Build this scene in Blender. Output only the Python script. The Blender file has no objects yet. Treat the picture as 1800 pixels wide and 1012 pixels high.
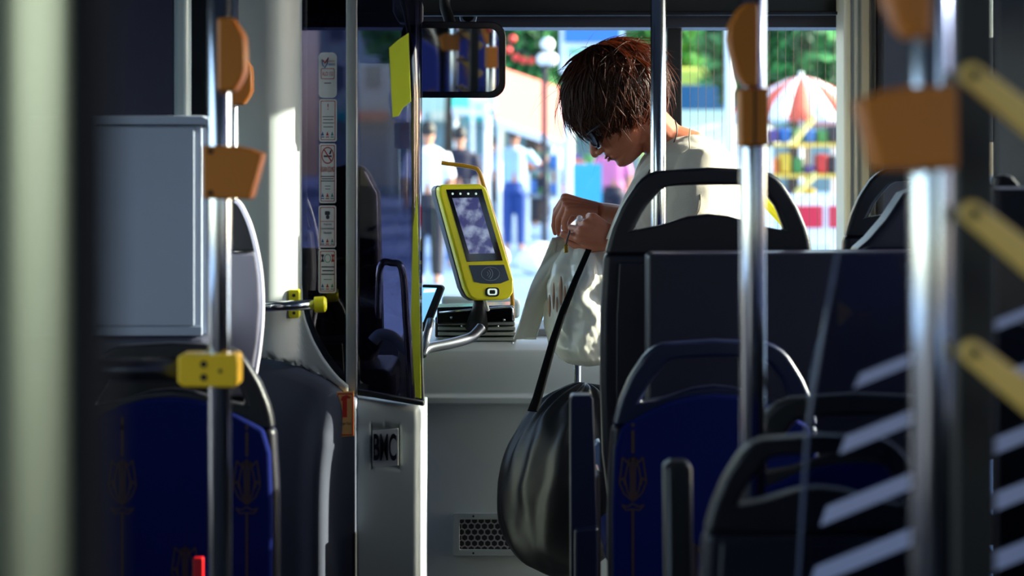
import bpy, bmesh, math, random
from mathutils import Vector, Matrix, noise, Quaternion
random.seed(7)
SC = bpy.context.scene
COL = SC.collection
F = 3400.0; CX = 900.0; HY = 265.0; EYE = 1.25
STREET = -0.20

# ------------------------------------------------------------ camera, sky, sun, exposure
cam = bpy.data.cameras.new('camera'); camo = bpy.data.objects.new('camera', cam); COL.objects.link(camo)
camo.location = (0, 0, EYE); camo.rotation_euler = (math.pi/2, 0, 0)
cam.lens = 68.0; cam.sensor_width = 36.0; cam.shift_y = -(506-HY)/1800.0
cam.clip_start = 0.05; cam.clip_end = 400
cam.dof.use_dof = True; cam.dof.focus_distance = 4.62; cam.dof.aperture_fstop = 3.3
SC.camera = camo
world = bpy.data.worlds.new('world'); SC.world = world; world.use_nodes = True
wn = world.node_tree.nodes; wl = world.node_tree.links; wn.clear()
wo = wn.new('ShaderNodeOutputWorld'); bg = wn.new('ShaderNodeBackground'); sky = wn.new('ShaderNodeTexSky')
sky.sky_type = 'NISHITA'; sky.sun_disc = False; sky.sun_elevation = math.radians(24); sky.sun_rotation = math.radians(75)
sky.air_density = 1.0; sky.dust_density = 1.5
hs = wn.new('ShaderNodeHueSaturation'); hs.inputs['Saturation'].default_value = 0.9
wl.new(sky.outputs[0], hs.inputs['Color']); wl.new(hs.outputs[0], bg.inputs[0]); wl.new(bg.outputs[0], wo.inputs[0])
bg.inputs[1].default_value = 0.30
sl = bpy.data.lights.new('sun', 'SUN'); slo = bpy.data.objects.new('sun', sl); COL.objects.link(slo)
sl.energy = 7.0; sl.angle = math.radians(0.6); sl.color = (1.0, 0.97, 0.80)
slo.rotation_euler = Vector((-1, -0.17, -0.36)).to_track_quat('-Z', 'Y').to_euler(); slo.location = (6, -2, 5)
SC.view_settings.view_transform = 'Standard'; SC.view_settings.look = 'None'
SC.view_settings.gamma = 1.0; SC.view_settings.exposure = 1.4; SC.view_settings.use_curve_mapping = False
SC.cycles.use_denoising = True
SC.cycles.max_bounces = 10; SC.cycles.transparent_max_bounces = 24; SC.cycles.glossy_bounces = 5
SC.cycles.sample_clamp_indirect = 6.0; SC.cycles.caustics_reflective = False

# ------------------------------------------------------------ helpers
def P(px, py, Y): return Vector(((px-CX)*Y/F, Y, EYE-(py-HY)*Y/F))
def lin(c):
    r = []
    for v in c:
        v /= 255.0
        r.append(v/12.92 if v <= .04045 else ((v+.055)/1.055)**2.4)
    return r
MATS = {}
def mat(name, rgb, rough=.5, metal=0., var=.06, vs=14., bump=0., bs=150., spec=.5, emit=None, es=1., sheen=0., coat=0.):
    if name in MATS: return MATS[name]
    m = bpy.data.materials.new(name); m.use_nodes = True; MATS[name] = m
    nt = m.node_tree; b = nt.nodes['Principled BSDF']
    c = lin(rgb)
    tc = nt.nodes.new('ShaderNodeTexCoord')
    n = nt.nodes.new('ShaderNodeTexNoise'); n.inputs['Scale'].default_value = vs; n.inputs['Detail'].default_value = 3
    nt.links.new(tc.outputs['Object'], n.inputs['Vector'])
    mx = nt.nodes.new('ShaderNodeMix'); mx.data_type = 'RGBA'
    mx.inputs[6].default_value = (*[max(0, v*(1-var)) for v in c], 1); mx.inputs[7].default_value = (*[min(1, v*(1+var)) for v in c], 1)
    nt.links.new(n.outputs['Fac'], mx.inputs[0]); nt.links.new(mx.outputs[2], b.inputs['Base Color'])
    b.inputs['Roughness'].default_value = rough; b.inputs['Metallic'].default_value = metal
    b.inputs['Specular IOR Level'].default_value = spec
    if sheen: b.inputs['Sheen Weight'].default_value = sheen
    if coat: b.inputs['Coat Weight'].default_value = coat; b.inputs['Coat Roughness'].default_value = .08
    if bump:
        n2 = nt.nodes.new('ShaderNodeTexNoise'); n2.inputs['Scale'].default_value = bs; n2.inputs['Detail'].default_value = 2
        nt.links.new(tc.outputs['Object'], n2.inputs['Vector'])
        bp = nt.nodes.new('ShaderNodeBump'); bp.inputs['Strength'].default_value = bump; bp.inputs['Distance'].default_value = .002
        nt.links.new(n2.outputs['Fac'], bp.inputs['Height']); nt.links.new(bp.outputs[0], b.inputs['Normal'])
    if emit is not None:
        b.inputs['Emission Color'].default_value = (*lin(emit), 1); b.inputs['Emission Strength'].default_value = es
    return m
def glass(name, tint=(255, 255, 255), refl=.06, rough=.0):
    m = bpy.data.materials.new(name); m.use_nodes = True; nt = m.node_tree; nt.nodes.clear()
    o = nt.nodes.new('ShaderNodeOutputMaterial'); t = nt.nodes.new('ShaderNodeBsdfTransparent'); g = nt.nodes.new('ShaderNodeBsdfGlossy')
    t.inputs[0].default_value = (*lin(tint), 1); g.inputs['Roughness'].default_value = rough
    fr = nt.nodes.new('ShaderNodeLayerWeight'); fr.inputs[0].default_value = .25
    ml = nt.nodes.new('ShaderNodeMath'); ml.operation = 'MULTIPLY_ADD'; ml.inputs[1].default_value = .5; ml.inputs[2].default_value = refl
    mx = nt.nodes.new('ShaderNodeMixShader')
    nt.links.new(fr.outputs['Fresnel'], ml.inputs[0]); nt.links.new(ml.outputs[0], mx.inputs[0])
    nt.links.new(t.outputs[0], mx.inputs[1]); nt.links.new(g.outputs[0], mx.inputs[2]); nt.links.new(mx.outputs[0], o.inputs[0])
    MATS[name] = m; return m

W = {}
def tag(o, label=None, cat=None, group=None, kind=None):
    if label: o['label'] = label
    if cat: o['category'] = cat
    if group: o['group'] = group
    if kind: o['kind'] = kind
    return o
def empty(name, loc, label=None, cat=None, group=None, kind=None):
    o = bpy.data.objects.new(name, None); COL.objects.link(o); o.location = loc; o.empty_display_size = .05
    W[o.name] = Vector(loc); return tag(o, label, cat, group, kind)

class MB:
    def __init__(s): s.v = []; s.f = []
    def add(s, vs, fs):
        b = len(s.v); s.v += [Vector(v) for v in vs]; s.f += [tuple(b+i for i in f) for f in fs]; return s
    def box(s, a, b):
        x0, y0, z0 = a; x1, y1, z1 = b
        return s.add([(x0,y0,z0),(x1,y0,z0),(x1,y1,z0),(x0,y1,z0),(x0,y0,z1),(x1,y0,z1),(x1,y1,z1),(x0,y1,z1)],
                     [(0,3,2,1),(4,5,6,7),(0,1,5,4),(1,2,6,5),(2,3,7,6),(3,0,4,7)])
    def pbox(s, x0, y0, x1, y1, Y, t):        # rectangle measured in the picture at depth Y, thickness t behind it
        a = P(x0, y1, Y); b = P(x1, y0, Y); return s.box((a.x, Y, a.z), (b.x, Y+t, b.z))
    def prism(s, pts, e):                      # pts: 3-D outline, e: extrusion vector
        pts = [Vector(p) for p in pts]; n = len(pts); e = Vector(e)
        nr = Vector((0,0,0))
        for i in range(n): nr += (pts[i]-pts[0]).cross(pts[(i+1) % n]-pts[0])
        if nr.dot(e) > 0: pts = pts[::-1]
        return s.add(pts + [p+e for p in pts], [tuple(range(n)), tuple(range(2*n-1, n-1, -1))] + [(i, i+n, (i+1) % n+n, (i+1) % n) for i in range(n)])
    def poly(s, pp, Y, t, e=None):
        return s.prism([P(x, y, Y(x, y) if callable(Y) else Y) for x, y in pp], e or (0, t, 0))
    def ring(s, outer, inner, e):              # 3-D outlines with equal counts
        n = len(outer); e = Vector(e)
        vs = [Vector(p) for p in outer]+[Vector(p) for p in inner]
        vs += [p+e for p in vs[:2*n]]
        fs = []
        for i in range(n):
            j = (i+1) % n
            fs += [(i, j, n+j, n+i), (2*n+i, 3*n+i, 3*n+j, 2*n+j), (i, 2*n+i, 2*n+j, j), (n+i, n+j, 3*n+j, 3*n+i)]
        return s.add(vs, fs)
    def tube(s, path, r, n=12, cap=True, flat=1.0, up=None):
        path = [Vector(p) for p in path]; m = len(path)
        if not hasattr(r, '__len__'): r = [r]*m
        base = len(s.v); t0 = (path[1]-path[0]).normalized()
        a = Vector(up) if up else (Vector((0,0,1)) if abs(t0.z) < .9 else Vector((0,1,0)))
        u = (a - t0*a.dot(t0)).normalized()
        for i in range(m):
            t = (path[min(i+1, m-1)]-path[max(i-1, 0)]).normalized()
            u = (u - t*u.dot(t)).normalized(); w = t.cross(u)
            for k in range(n):
                an = 2*math.pi*k/n
                s.v.append(path[i] + u*math.cos(an)*r[i]*flat + w*math.sin(an)*r[i])
        for i in range(m-1):
            for k in range(n):
                a0 = base+i*n+k; a1 = base+i*n+(k+1) % n
                s.f.append((a0, a1, a1+n, a0+n))
        if cap:
            s.f.append(tuple(base+k for k in range(n-1, -1, -1))); s.f.append(tuple(base+(m-1)*n+k for k in range(n)))
        return s
    def ball(s, c, r, nu=16, nv=10, rot=None):
        c = Vector(c); r = r if hasattr(r, '__len__') else (r, r, r); base = len(s.v)
        def pt(th, ph):
            v = Vector((r[0]*math.sin(th)*math.cos(ph), r[1]*math.sin(th)*math.sin(ph), r[2]*math.cos(th)))
            return c + (rot @ v if rot else v)
        s.v.append(pt(0, 0))
        for i in range(1, nv):
            for k in range(nu): s.v.append(pt(math.pi*i/nv, 2*math.pi*k/nu))
        s.v.append(pt(math.pi, 0)); last = len(s.v)-1
        for k in range(nu):
            k2 = (k+1) % nu
            s.f.append((base, base+1+k, base+1+k2))
            for i in range(nv-2):
                q = base+1+i*nu; s.f.append((q+k, q+nu+k, q+nu+k2, q+k2))
            q = base+1+(nv-2)*nu; s.f.append((q+k, last, q+k2))
        return s
    def sheet(s, fn, nu, nv, close=False):
        b = len(s.v)
        for i in range(nu+1):
            for j in range(nv+1): s.v.append(Vector(fn(i/nu, j/nv)))
        for i in range(nu):
            for j in range(nv):
                q = b+i*(nv+1)+j; s.f.append((q, q+1, q+nv+2, q+nv+1))
        return s
    def mesh(s, name):
        me = bpy.data.meshes.new(name); me.from_pydata([tuple(v) for v in s.v], [], s.f); me.update(); return me
    def build(s, name, m, parent=None, bevel=0, seg=2, smooth=False, solid=0, sub=0, kind=None, label=None, cat=None, group=None, ang=35, fix=False):
        me = s.mesh(name)
        return link(name, me, m, parent, bevel, seg, smooth, solid, sub, kind, label, cat, group, ang, fix)
def link(name, me, m, parent=None, bevel=0, seg=2, smooth=False, solid=0, sub=0, kind=None, label=None, cat=None, group=None, ang=35, fix=False):
    if fix:
        bm = bmesh.new(); bm.from_mesh(me); bmesh.ops.recalc_face_normals(bm, faces=bm.faces); bm.to_mesh(me); bm.free()
    mn = Vector((1e9,)*3); mx = -mn
    for v in me.vertices:
        for k in range(3): mn[k] = min(mn[k], v.co[k]); mx[k] = max(mx[k], v.co[k])
    c = (mn+mx)/2
    if parent is None: c.z = mn.z
    me.transform(Matrix.Translation(-c))
    o = bpy.data.objects.new(name, me); COL.objects.link(o)
    W[o.name] = c.copy()
    if parent is not None:
        o.parent = parent; o.location = c - W[parent.name]
    else: o.location = c
    if m is not None: me.materials.append(m)
    if smooth:
        for p in me.polygons: p.use_smooth = True
    if solid:
        d = o.modifiers.new('solid', 'SOLIDIFY'); d.thickness = solid; d.offset = 0
    if bevel:
        d = o.modifiers.new('bevel', 'BEVEL'); d.width = bevel; d.segments = seg; d.limit_method = 'ANGLE'; d.angle_limit = math.radians(ang)
        for p in me.polygons: p.use_smooth = True
        d.harden_normals = True
    if sub:
        d = o.modifiers.new('sub', 'SUBSURF'); d.levels = sub; d.render_levels = sub
    return tag(o, label, cat, group, kind)
def remeshed(mb, voxel, smooth_it=4, fac=.5):
    me = mb.mesh('tmp'); o = bpy.data.objects.new('tmp', me); COL.objects.link(o)
    d = o.modifiers.new('r', 'REMESH'); d.mode = 'VOXEL'; d.voxel_size = voxel
    if smooth_it:
        d = o.modifiers.new('s', 'SMOOTH'); d.factor = fac; d.iterations = smooth_it
    dg = bpy.context.evaluated_depsgraph_get(); dg.update()
    out = bpy.data.meshes.new_from_object(o.evaluated_get(dg)); bpy.data.objects.remove(o); bpy.data.meshes.remove(me)
    return out
def text(s, px, py, Y, hpx, m, parent, sx=1., name='lettering', ext=.0002, align='CENTER', wpx=None, bold=0):
    cu = bpy.data.curves.new(name, 'FONT'); cu.body = s; cu.size = 1; cu.align_x = align; cu.align_y = 'CENTER'; cu.extrude = ext; cu.offset = bold
    o = bpy.data.objects.new(name, cu); COL.objects.link(o); cu.materials.append(m)
    h = hpx*Y/F/.72; cu.size = h; cu.extrude = ext
    if wpx:
        dg = bpy.context.evaluated_depsgraph_get(); dg.update(); w = o.evaluated_get(dg).dimensions.x
        if w > 0: sx = wpx*Y/F/w
    o.rotation_euler = (math.pi/2, 0, 0); o.scale = (sx, 1, 1)
    dg = bpy.context.evaluated_depsgraph_get(); dg.update(); me = bpy.data.meshes.new_from_object(o.evaluated_get(dg))
    me.transform(Matrix.Translation(P(px, py, Y)) @ Matrix.Rotation(math.pi/2, 4, 'X') @ Matrix.Diagonal((sx, 1, 1, 1)))
    bpy.data.objects.remove(o); bpy.data.curves.remove(cu); me.materials.clear()
    return link(name, me, m, parent)
def rot_about(axis, deg): return Quaternion(Vector(axis), math.radians(deg))
def arc(cx, cy, r, a0, a1, n): return [(cx+r*math.cos(math.radians(a0+(a1-a0)*i/n)), cy-r*math.sin(math.radians(a0+(a1-a0)*i/n))) for i in range(n+1)]
def rrect(x0, y0, x1, y1, r, n=4):
    return arc(x1-r, y0+r, r, 90, 0, n)+arc(x1-r, y1-r, r, 0, -90, n)+arc(x0+r, y1-r, r, -90, -180, n)+arc(x0+r, y0+r, r, 180, 90, n)
def smoothpath(pts, n=6):
    pts = [Vector(p) for p in pts]; out = []
    for i in range(len(pts)-1):
        p0 = pts[max(i-1, 0)]; p1 = pts[i]; p2 = pts[i+1]; p3 = pts[min(i+2, len(pts)-1)]
        for k in range(n):
            t = k/n
            out.append(.5*((2*p1)+(p2-p0)*t+(2*p0-5*p1+4*p2-p3)*t*t+(3*p1-p0-3*p2+p3)*t**3))
    out.append(pts[-1]); return out

# ------------------------------------------------------------ materials
WHITEP = mat('painted_panel', (178, 184, 184), .38, var=.03)
GREYP = mat('grey_plastic', (88, 92, 108), .42, var=.04, bump=.15, bs=700)
DASHP = mat('dash_plastic', (204, 208, 208), .40, var=.04, bump=.12, bs=600)
DARKP = mat('dark_plastic', (11, 11, 20), .36, var=.08, spec=.35, bump=.2, bs=900)
SHELLP = mat('seat_shell_plastic', (16, 15, 28), .38, var=.06, spec=.35, bump=.2, bs=900)
NAVYP = mat('navy_plastic', (14, 20, 46), .30, var=.06, bump=.1, bs=900)
BLACK = mat('black_plastic', (10, 10, 14), .45, var=.1)
BLACKG = mat('black_gloss', (8, 8, 12), .12, var=.1)
CHROME = mat('brushed_chrome', (205, 208, 214), .16, metal=1, var=.03)
STEEL = mat('steel', (120, 124, 134), .32, metal=.9, var=.05)
YEL = mat('yellow_enamel', (240, 190, 20), .38, var=.04)
YELO = mat('amber_plastic', (198, 114, 26), .42, var=.05)
LIME = mat('lime_yellow', (252, 242, 26), .35, var=.03)
FABRIC = mat('blue_upholstery', (3, 15, 72), .9, var=.18, vs=300, bump=.5, bs=1200, spec=.1)
MOTIF = mat('gold_thread', (64, 46, 36), .8, var=.15, vs=500, spec=.2)
STICK = mat('sticker_white', (246, 250, 248), .35, var=.01)
INKR = mat('ink_red', (190, 50, 30), .5); INKB = mat('ink_dark', (50, 56, 78), .5); INKC = mat('ink_blue', (40, 110, 170), .5); INKG = mat('ink_teal', (70, 150, 140), .5)
CLEAR = glass('clear_glass', (252, 255, 254), .01)
SHADEG = glass('shaded_side_glass', (120, 124, 138), .03)
SCREENG = glass('partition_glass', (215, 220, 232), .02)
TINT = glass('tinted_glass', (146, 142, 160), .04, .02)
TINTD = glass('dark_glass', (128, 122, 140), .04, .02)
MIRROR = mat('mirror_silver', (200, 205, 210), .02, metal=1, var=.0)

# ------------------------------------------------------------ bus shell (the setting)
XL, XR = -1.42, 1.06; YB, YF = -3.6, 5.42; ZC = 2.22
FLOORM = mat('floor_vinyl', (52, 54, 62), .6, var=.2, vs=60)
CEILM = mat('ceiling_panel', (95, 96, 104), .6)
WALLM = mat('wall_panel', (84, 86, 98), .5)
MB().box((XL, YB, -.06), (XR, YF, 0)).build('floor', FLOORM, kind='structure')
MB().box((XL, YB, ZC), (XR, YF, ZC+.06)).build('ceiling', CEILM, kind='structure')
MB().box((XL, YB-.06, 0), (XR, YB, ZC)).build('wall_back', WALLM, kind='structure')
def side_wall(name, x, t, openings):
    mb = MB(); ys = sorted({YB, YF} | {o[0] for o in openings} | {o[1] for o in openings})
    for a, b in zip(ys[:-1], ys[1:]):
        op = [o for o in openings if o[0] <= a and o[1] >= b]
        if op:
            z0, z1 = op[0][2], op[0][3]
            if z0 > 0: mb.box((x, a, 0), (x+t, b, z0))
            mb.box((x, a, z1), (x+t, b, ZC))
        else: mb.box((x, a, 0), (x+t, b, ZC))
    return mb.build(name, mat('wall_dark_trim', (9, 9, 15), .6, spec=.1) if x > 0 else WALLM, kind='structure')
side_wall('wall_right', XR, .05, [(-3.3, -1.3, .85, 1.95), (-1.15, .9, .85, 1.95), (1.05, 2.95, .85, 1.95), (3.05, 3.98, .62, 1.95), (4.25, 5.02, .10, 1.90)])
MB().box((XR, 4.25, 1.27), (XR+.05, 4.46, 1.50)).build('shade_band', BLACK, kind='structure')  # band added across the door opening to shade the white column
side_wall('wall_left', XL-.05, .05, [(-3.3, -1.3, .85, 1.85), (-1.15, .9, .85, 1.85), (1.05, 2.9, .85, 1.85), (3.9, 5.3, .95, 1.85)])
wn_i = 3
for (x, ops) in ((XR+.02, [(-3.3, -1.3, .85, 1.95), (-1.15, .9, .85, 1.95), (1.05, 2.95, .85, 1.95), (3.05, 3.98, .62, 1.95)]), (XL-.03, [(-3.3, -1.3, .85, 1.85), (-1.15, .9, .85, 1.85), (1.05, 2.9, .85, 1.85), (3.9, 5.3, .95, 1.85)])):
    for (a, b, z0, z1) in ops:
        w = MB().box((x, a, z0), (x+.006, b, z1)).build('window_%d' % wn_i, CLEAR if a > 3 or (-1.2 < a < 1 or (a > 1 and x < 0)) else SHADEG, kind='structure'); wn_i += 1
        MB().box((x-.01, a, z0), (x+.016, b, z0+.03)).box((x-.01, a, z1-.03), (x+.016, b, z1)).build('window_frame', BLACK, w)
# front bulkhead over the windscreen, pillars, windscreen panes
t = MB(); t.box((XL, 5.22, P(0, 22, 5.22).z), (XR, 5.42, ZC)); hd = t.build('trim_1', BLACK, kind='structure')
MB().poly([(700, 20), (1480, 20), (1480, 26), (700, 28)], 5.19, .03).build('header_lip', DARKP, hd, bevel=.002)
t = MB(); a = P(700, 48, 5.26); t.box((XL, 5.26, a.z), (XR, 5.4, P(0, 22, 5.26).z)); t.build('trim_2', mat('header_grey', (40, 40, 52), .5), kind='structure')
t = MB(); t.pbox(1172, 20, 1199, 640, 5.30, .08); t.build('trim_3', BLACK, bevel=.006, kind='structure')
z0 = P(0, 600, 5.36).z
MB().box((XL, 5.36, z0), (P(1174, 0, 5.36).x, 5.366, P(0, 46, 5.36).z)).build('window_1', CLEAR, kind='structure')
w2 = MB().box((P(1197, 0, 5.36).x, 5.36, z0), (P(1480, 0, 5.36).x, 5.366, P(0, 46, 5.36).z)).build('window_2', CLEAR, kind='structure')
wm = mat('heater_wire', (120, 96, 70), .4, metal=.6)
for i in range(19):
    x = 1213+i*14
    MB().tube([P(x, 47, 5.355), P(x, 640, 5.355)], .0006, 5).build('heating_wire', wm, w2)
MB().box((XL, 5.34, 0), (XR, 5.42, z0+.01)).build('wall_front', DASHP, kind='structure')
# cream corner pillar at the right of the windscreen
CREAM = mat('cream_trim', (222, 218, 196), .4, var=.03)
pil = MB()
pil.prism([P(1470, 800, 5.2), P(1484, 800, 5.13), P(1508, 800, 5.12), P(1512, 800, 5.135), P(1541, 800, 5.13), P(1544, 800, 5.30), P(1470, 800, 5.30)], (0, 0, P(0, -60, 5.2).z-P(0, 800, 5.2).z))
po = pil.build('trim_4', CREAM, bevel=.006, kind='structure', fix=True)
for x in (1497, 1530): MB().pbox(x-1, -40, x+1, 780, 5.115, .012).build('trim_groove', mat('groove', (120, 116, 110), .6), po)
MB().box((P(1545, 0, 5.1).x, 5.03, 0), (XR, 5.3, ZC)).build('wall_corner', mat('corner_navy', (22, 22, 38), .5), kind='structure')
# front door frame around its opening (glazing of the door leaf)
d1 = MB().box((XR+.015, 4.25, .10), (XR+.021, 5.02, 1.90)).build('door_1', CLEAR, kind='structure')
MB().box((XR+.0, 4.25, .10), (XR+.035, 4.26, 1.90)).box((XR, 5.01, .10), (XR+.035, 5.02, 1.90)).build('door_frame', BLACK, d1)

# ------------------------------------------------------------ dashboard
prof = [(5.338, .0), (5.338, P(0, 598, 4.95).z+.012), (5.05, P(0, 598, 4.95).z+.004), (4.965, P(0, 598, 4.95).z), (4.93, P(0, 604, 4.95).z), (4.905, P(0, 616, 4.9).z), (4.895, P(0, 634, 4.9).z),
        (4.895, P(0, 692, 4.9).z), (4.878, P(0, 696, 4.9).z), (4.878, P(0, 710, 4.88).z), (4.90, P(0, 713, 4.88).z), (4.905, 0.0)]
dx0, dx1 = P(700, 0, 4.9).x, P(1500, 0, 4.9).x
dash = MB().prism([(dx0, y, z) for y, z in prof], (dx1-dx0, 0, 0)).build('dashboard', DASHP, bevel=.004, label='pale grey moulded dashboard under the windscreen with an air grille low down', cat='dashboard', fix=True)
# grille with hexagonal mesh
gr = MB()
def rr3(x0, y0, x1, y1, r, Y): return [P(x, y, Y(x, y) if callable(Y) else Y) for x, y in rrect(x0, y0, x1, y1, r)]
gr.ring(rr3(796, 902, 960, 977, 4, 4.89), rr3(808, 913, 948, 966, 2, 4.89), (0, .012, 0))
grille = gr.build('air_grille', WHITEP, dash, bevel=.0015, fix=True)
MB().pbox(806, 911, 950, 968, 4.8992, .002).build('grille_back', BLACK, grille)
hx = MB(); r = 5.3; Yg = 4.897
for j in range(7):
    for i in range(16):
        cx_ = 811+i*11.6+(5.8 if j % 2 else 0); cy_ = 915+j*10.0
        if not (807 < cx_ < 949 and 912 < cy_ < 968): continue
        o_ = [P(cx_+6.7*math.cos(math.radians(60*k+30)), cy_+6.7*math.sin(math.radians(60*k+30)), Yg) for k in range(6)]
        i_ = [P(cx_+5.3*math.cos(math.radians(60*k+30)), cy_+5.3*math.sin(math.radians(60*k+30)), Yg) for k in range(6)]
        hx.ring(o_, i_, (0, .003, 0))
hx.build('hexagonal_mesh', mat('mesh_grey', (170, 160, 170), .4), grille, kind='stuff', fix=True)
for x, y in ((832, 907), (832, 972), (925, 907), (925, 972)): MB().tube([P(x, y, 4.891), P(x, y, 4.887)], .0028, 10).build('screw', BLACK, grille)
MB().tube([P(748, 795, 4.84), P(748, 795, 4.82)], .007, 12).build('door_stop', STICK, dash, bevel=.001)
sp = MB(); sp.box((P(925, 0, 5.1).x, 5.03, P(0, 598, 4.95).z+.001), (P(1075, 0, 5.1).x, 5.30, P(0, 598, 4.95).z+.022)); spk = sp.build('speaker_panel', mat('speaker_grey', (120, 126, 134), .5, bump=.6, bs=2500), dash, bevel=.006)
MB().box((P(985, 0, 5.2).x, 5.25, P(0, 598, 4.95).z+.004), (P(1070, 0, 5.2).x, 5.32, P(0, 598, 4.95).z+.05)).build('defroster_slot', DARKP, dash, bevel=.006)

# ------------------------------------------------------------ driver's partition (white column, dark window, grey skirt)
part = empty('driver_partition', P(520, 900, 4.1), "white curved bulkhead behind the driver's cab with a narrow dark window", 'partition')
def colY(px):
    t = max(0, min(1, (px-468)/60.0)); return 4.030+.010*min(1, max(0, (468-px)/73))+.055*t**1.6
edge = [(527, -70), (527, 500), (530, 530), (538, 565), (550, 596), (566, 625), (582, 648), (598, 666), (612, 676)]
def edge_x(y):
    for (x0, y0), (x1, y1) in zip(edge[:-1], edge[1:]):
        if y0 <= y <= y1: return x0+(x1-x0)*(y-y0)/(y1-y0)
    return 612 if y > 676 else 527
def bot_y(px):
    ks = [(395, 640), (440, 626), (470, 622), (500, 627), (530, 638), (560, 652), (590, 672), (628, 700)]
    for (x0, y0), (x1, y1) in zip(ks[:-1], ks[1:]):
        if x0 <= px <= x1: return y0+(y1-y0)*(px-x0)/(x1-x0)
    return 640
def wsheet(u, v):
    y = -70+v*(690+70); x = 395+u*(edge_x(y)-395); yy = min(y, bot_y(x)+4)
    return P(x, yy, colY(x))
MB().sheet(wsheet, 30, 60).build('white_panel', WHITEP, part, smooth=True, solid=.012)
MB().poly([(608, -70), (627, -70), (627, 702), (612, 692), (608, 676)], 4.105, .03).build('window_post', WHITEP, part, bevel=.004)
dg_ = MB().poly([(524, -70), (612, -70), (612, 684), (596, 676), (560, 640), (535, 590), (524, 520)], 4.135, .006).build('cab_window', TINTD, part)
def gsheet(u, v):
    x = 395+u*(626-395); y0 = bot_y(x); y = y0+v*(1120-y0)
    rg = math.exp(-((x-(556+22*math.exp(-((v-.0)/.25)**2)))/22)**2)
    dep = 4.080-.022*rg*min(1, v*4) - .018*max(0, min(1, (x-575)/40))*0
    lip = .02*math.exp(-(v/.02)**2)
    return P(x, y, dep+lip)
MB().sheet(gsheet, 60, 40).build('skirt_panel', GREYP, part, smooth=True, solid=.012)
MB().poly([(619, 938), (626, 934), (626, 1100), (619, 1100)], 4.07, .03).build('hinge_cover', BLACK, part, bevel=.003)
# back wall of the cab seen through the tinted glass
MB().box((-1.38, 4.95, .02), (P(600, 0, 4.95).x, 5.0, 1.0)).build('cab_locker', mat('cab_dark', (26, 24, 34), .5), label='dark storage locker inside the driver cab behind tinted glass', cat='locker')
# stickers
def bars(parent, x0, x1, ys, Y, m=INKB, h=1.5):
    mb = MB()
    for i, y in enumerate(ys):
        w = (x1-x0)*(.86 if i % 2 else 1); c = (x0+x1)/2; mb.pbox(c-w/2, y-h/2, c+w/2, y+h/2, Y-.0006, .0004)
    return mb.build('small_print', m, parent)
SY = 4.131
def sticker(x0, y0, x1, y1, label, r=5):
    o = MB().poly(rrect(x0, y0, x1, y1, r), SY, .0012).build('sticker', STICK, None, label=label, cat='sticker', group='notice stickers on the dark cab window')
    MB().ring(rr3(x0+2.5, y0+3, x1-2.5, y1-3, 2, SY-.0004), rr3(x0+3.6, y0+4.1, x1-3.6, y1-4.1, 2, SY-.0004), (0, .0003, 0)).build('border', INKR if r < 8 else STICK, o)
    return o
def logos(o, y, x0=563, x1=588):
    for k, m in enumerate((INKC, INKR, INKG)):
        cx_ = x0+4+k*(x1-x0-8)/2
        MB().poly([(cx_, y-5), (cx_+2.6, y+2), (cx_-2.6, y+2)], SY-.0006, .0004).pbox(cx_-3, y+4, cx_+3, y+5.6, SY-.0006, .0004).build('emblem', m, o)
s = sticker(560, 92, 592, 172, 'white sticker reading ALO 153, topmost in the column on the dark window', 8)
hb = MB(); hb.tube([P(566, 104, SY-.001), P(567, 114, SY-.001), P(571, 119, SY-.001), P(575, 112, SY-.001), P(577, 101, SY-.001)], .0013, 6).build('heart_emblem', INKC, s)
MB().tube([P(568, 106, SY-.0015), P(571, 111, SY-.0015), P(577, 102, SY-.0015)], .0014, 6).build('check_mark', INKR, s)
text('çözüm', 583, 107, SY-.0008, 3.2, INKR, s, wpx=10); text('MERKEZİ', 583, 113.5, SY-.0008, 3.4, INKC, s, wpx=11)
MB().ring(rr3(564, 120, 588, 139, 2.5, SY-.0006), rr3(565, 121, 587, 138, 2, SY-.0006), (0, .0004, 0)).build('number_frame', INKR, s)
text('ALO 153', 576, 130, SY-.0008, 7, INKR, s, wpx=19)
bars(s, 570, 582, (146,), SY)
s = sticker(561, 174, 592, 249, 'white sticker with an exclamation mark, second from the top on the dark window', 4)
text('!', 576.5, 188, SY-.0008, 11, INKR, s); bars(s, 567, 587, (205, 210, 216, 223), SY, INKB, 1.2); logos(s, 236)
s = sticker(561, 252, 591, 357, 'white no smoking sticker with red words SİGARA İÇİLMEZ', 4)
cc = lambda r: [P(576+r*.72*math.cos(a*math.pi/12), 273+r*math.sin(a*math.pi/12), SY-.0007) for a in range(24)]
MB().ring(cc(15), cc(13), (0, .0004, 0)).build('ban_ring', INKR, s)
MB().poly([(568.5, 263), (570, 261.5), (583.5, 283), (582, 284.5)], SY-.0009, .0004).build('ban_bar', INKR, s)
MB().pbox(569, 273, 583, 276, SY-.0005, .0003).poly([(578, 271), (580, 266), (582, 262), (583, 266), (581, 271)], SY-.0005, .0003).build('cigarette', INKB, s)
text('SİGARA İÇİLMEZ', 576, 298, SY-.0008, 9, INKR, s, wpx=25)
bars(s, 564, 588, (310, 314, 318), SY); bars(s, 571, 581, (327, 332), SY, INKB, 1); logos(s, 344)
s = sticker(560, 361, 591, 435, 'white sticker with a dark security camera icon', 4)
MB().poly(rrect(571, 371, 580, 378, 2), SY-.0008, .0004).poly(rrect(573, 378, 579, 385, 2.5), SY-.0008, .0004).build('camera_icon', INKB, s)
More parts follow.
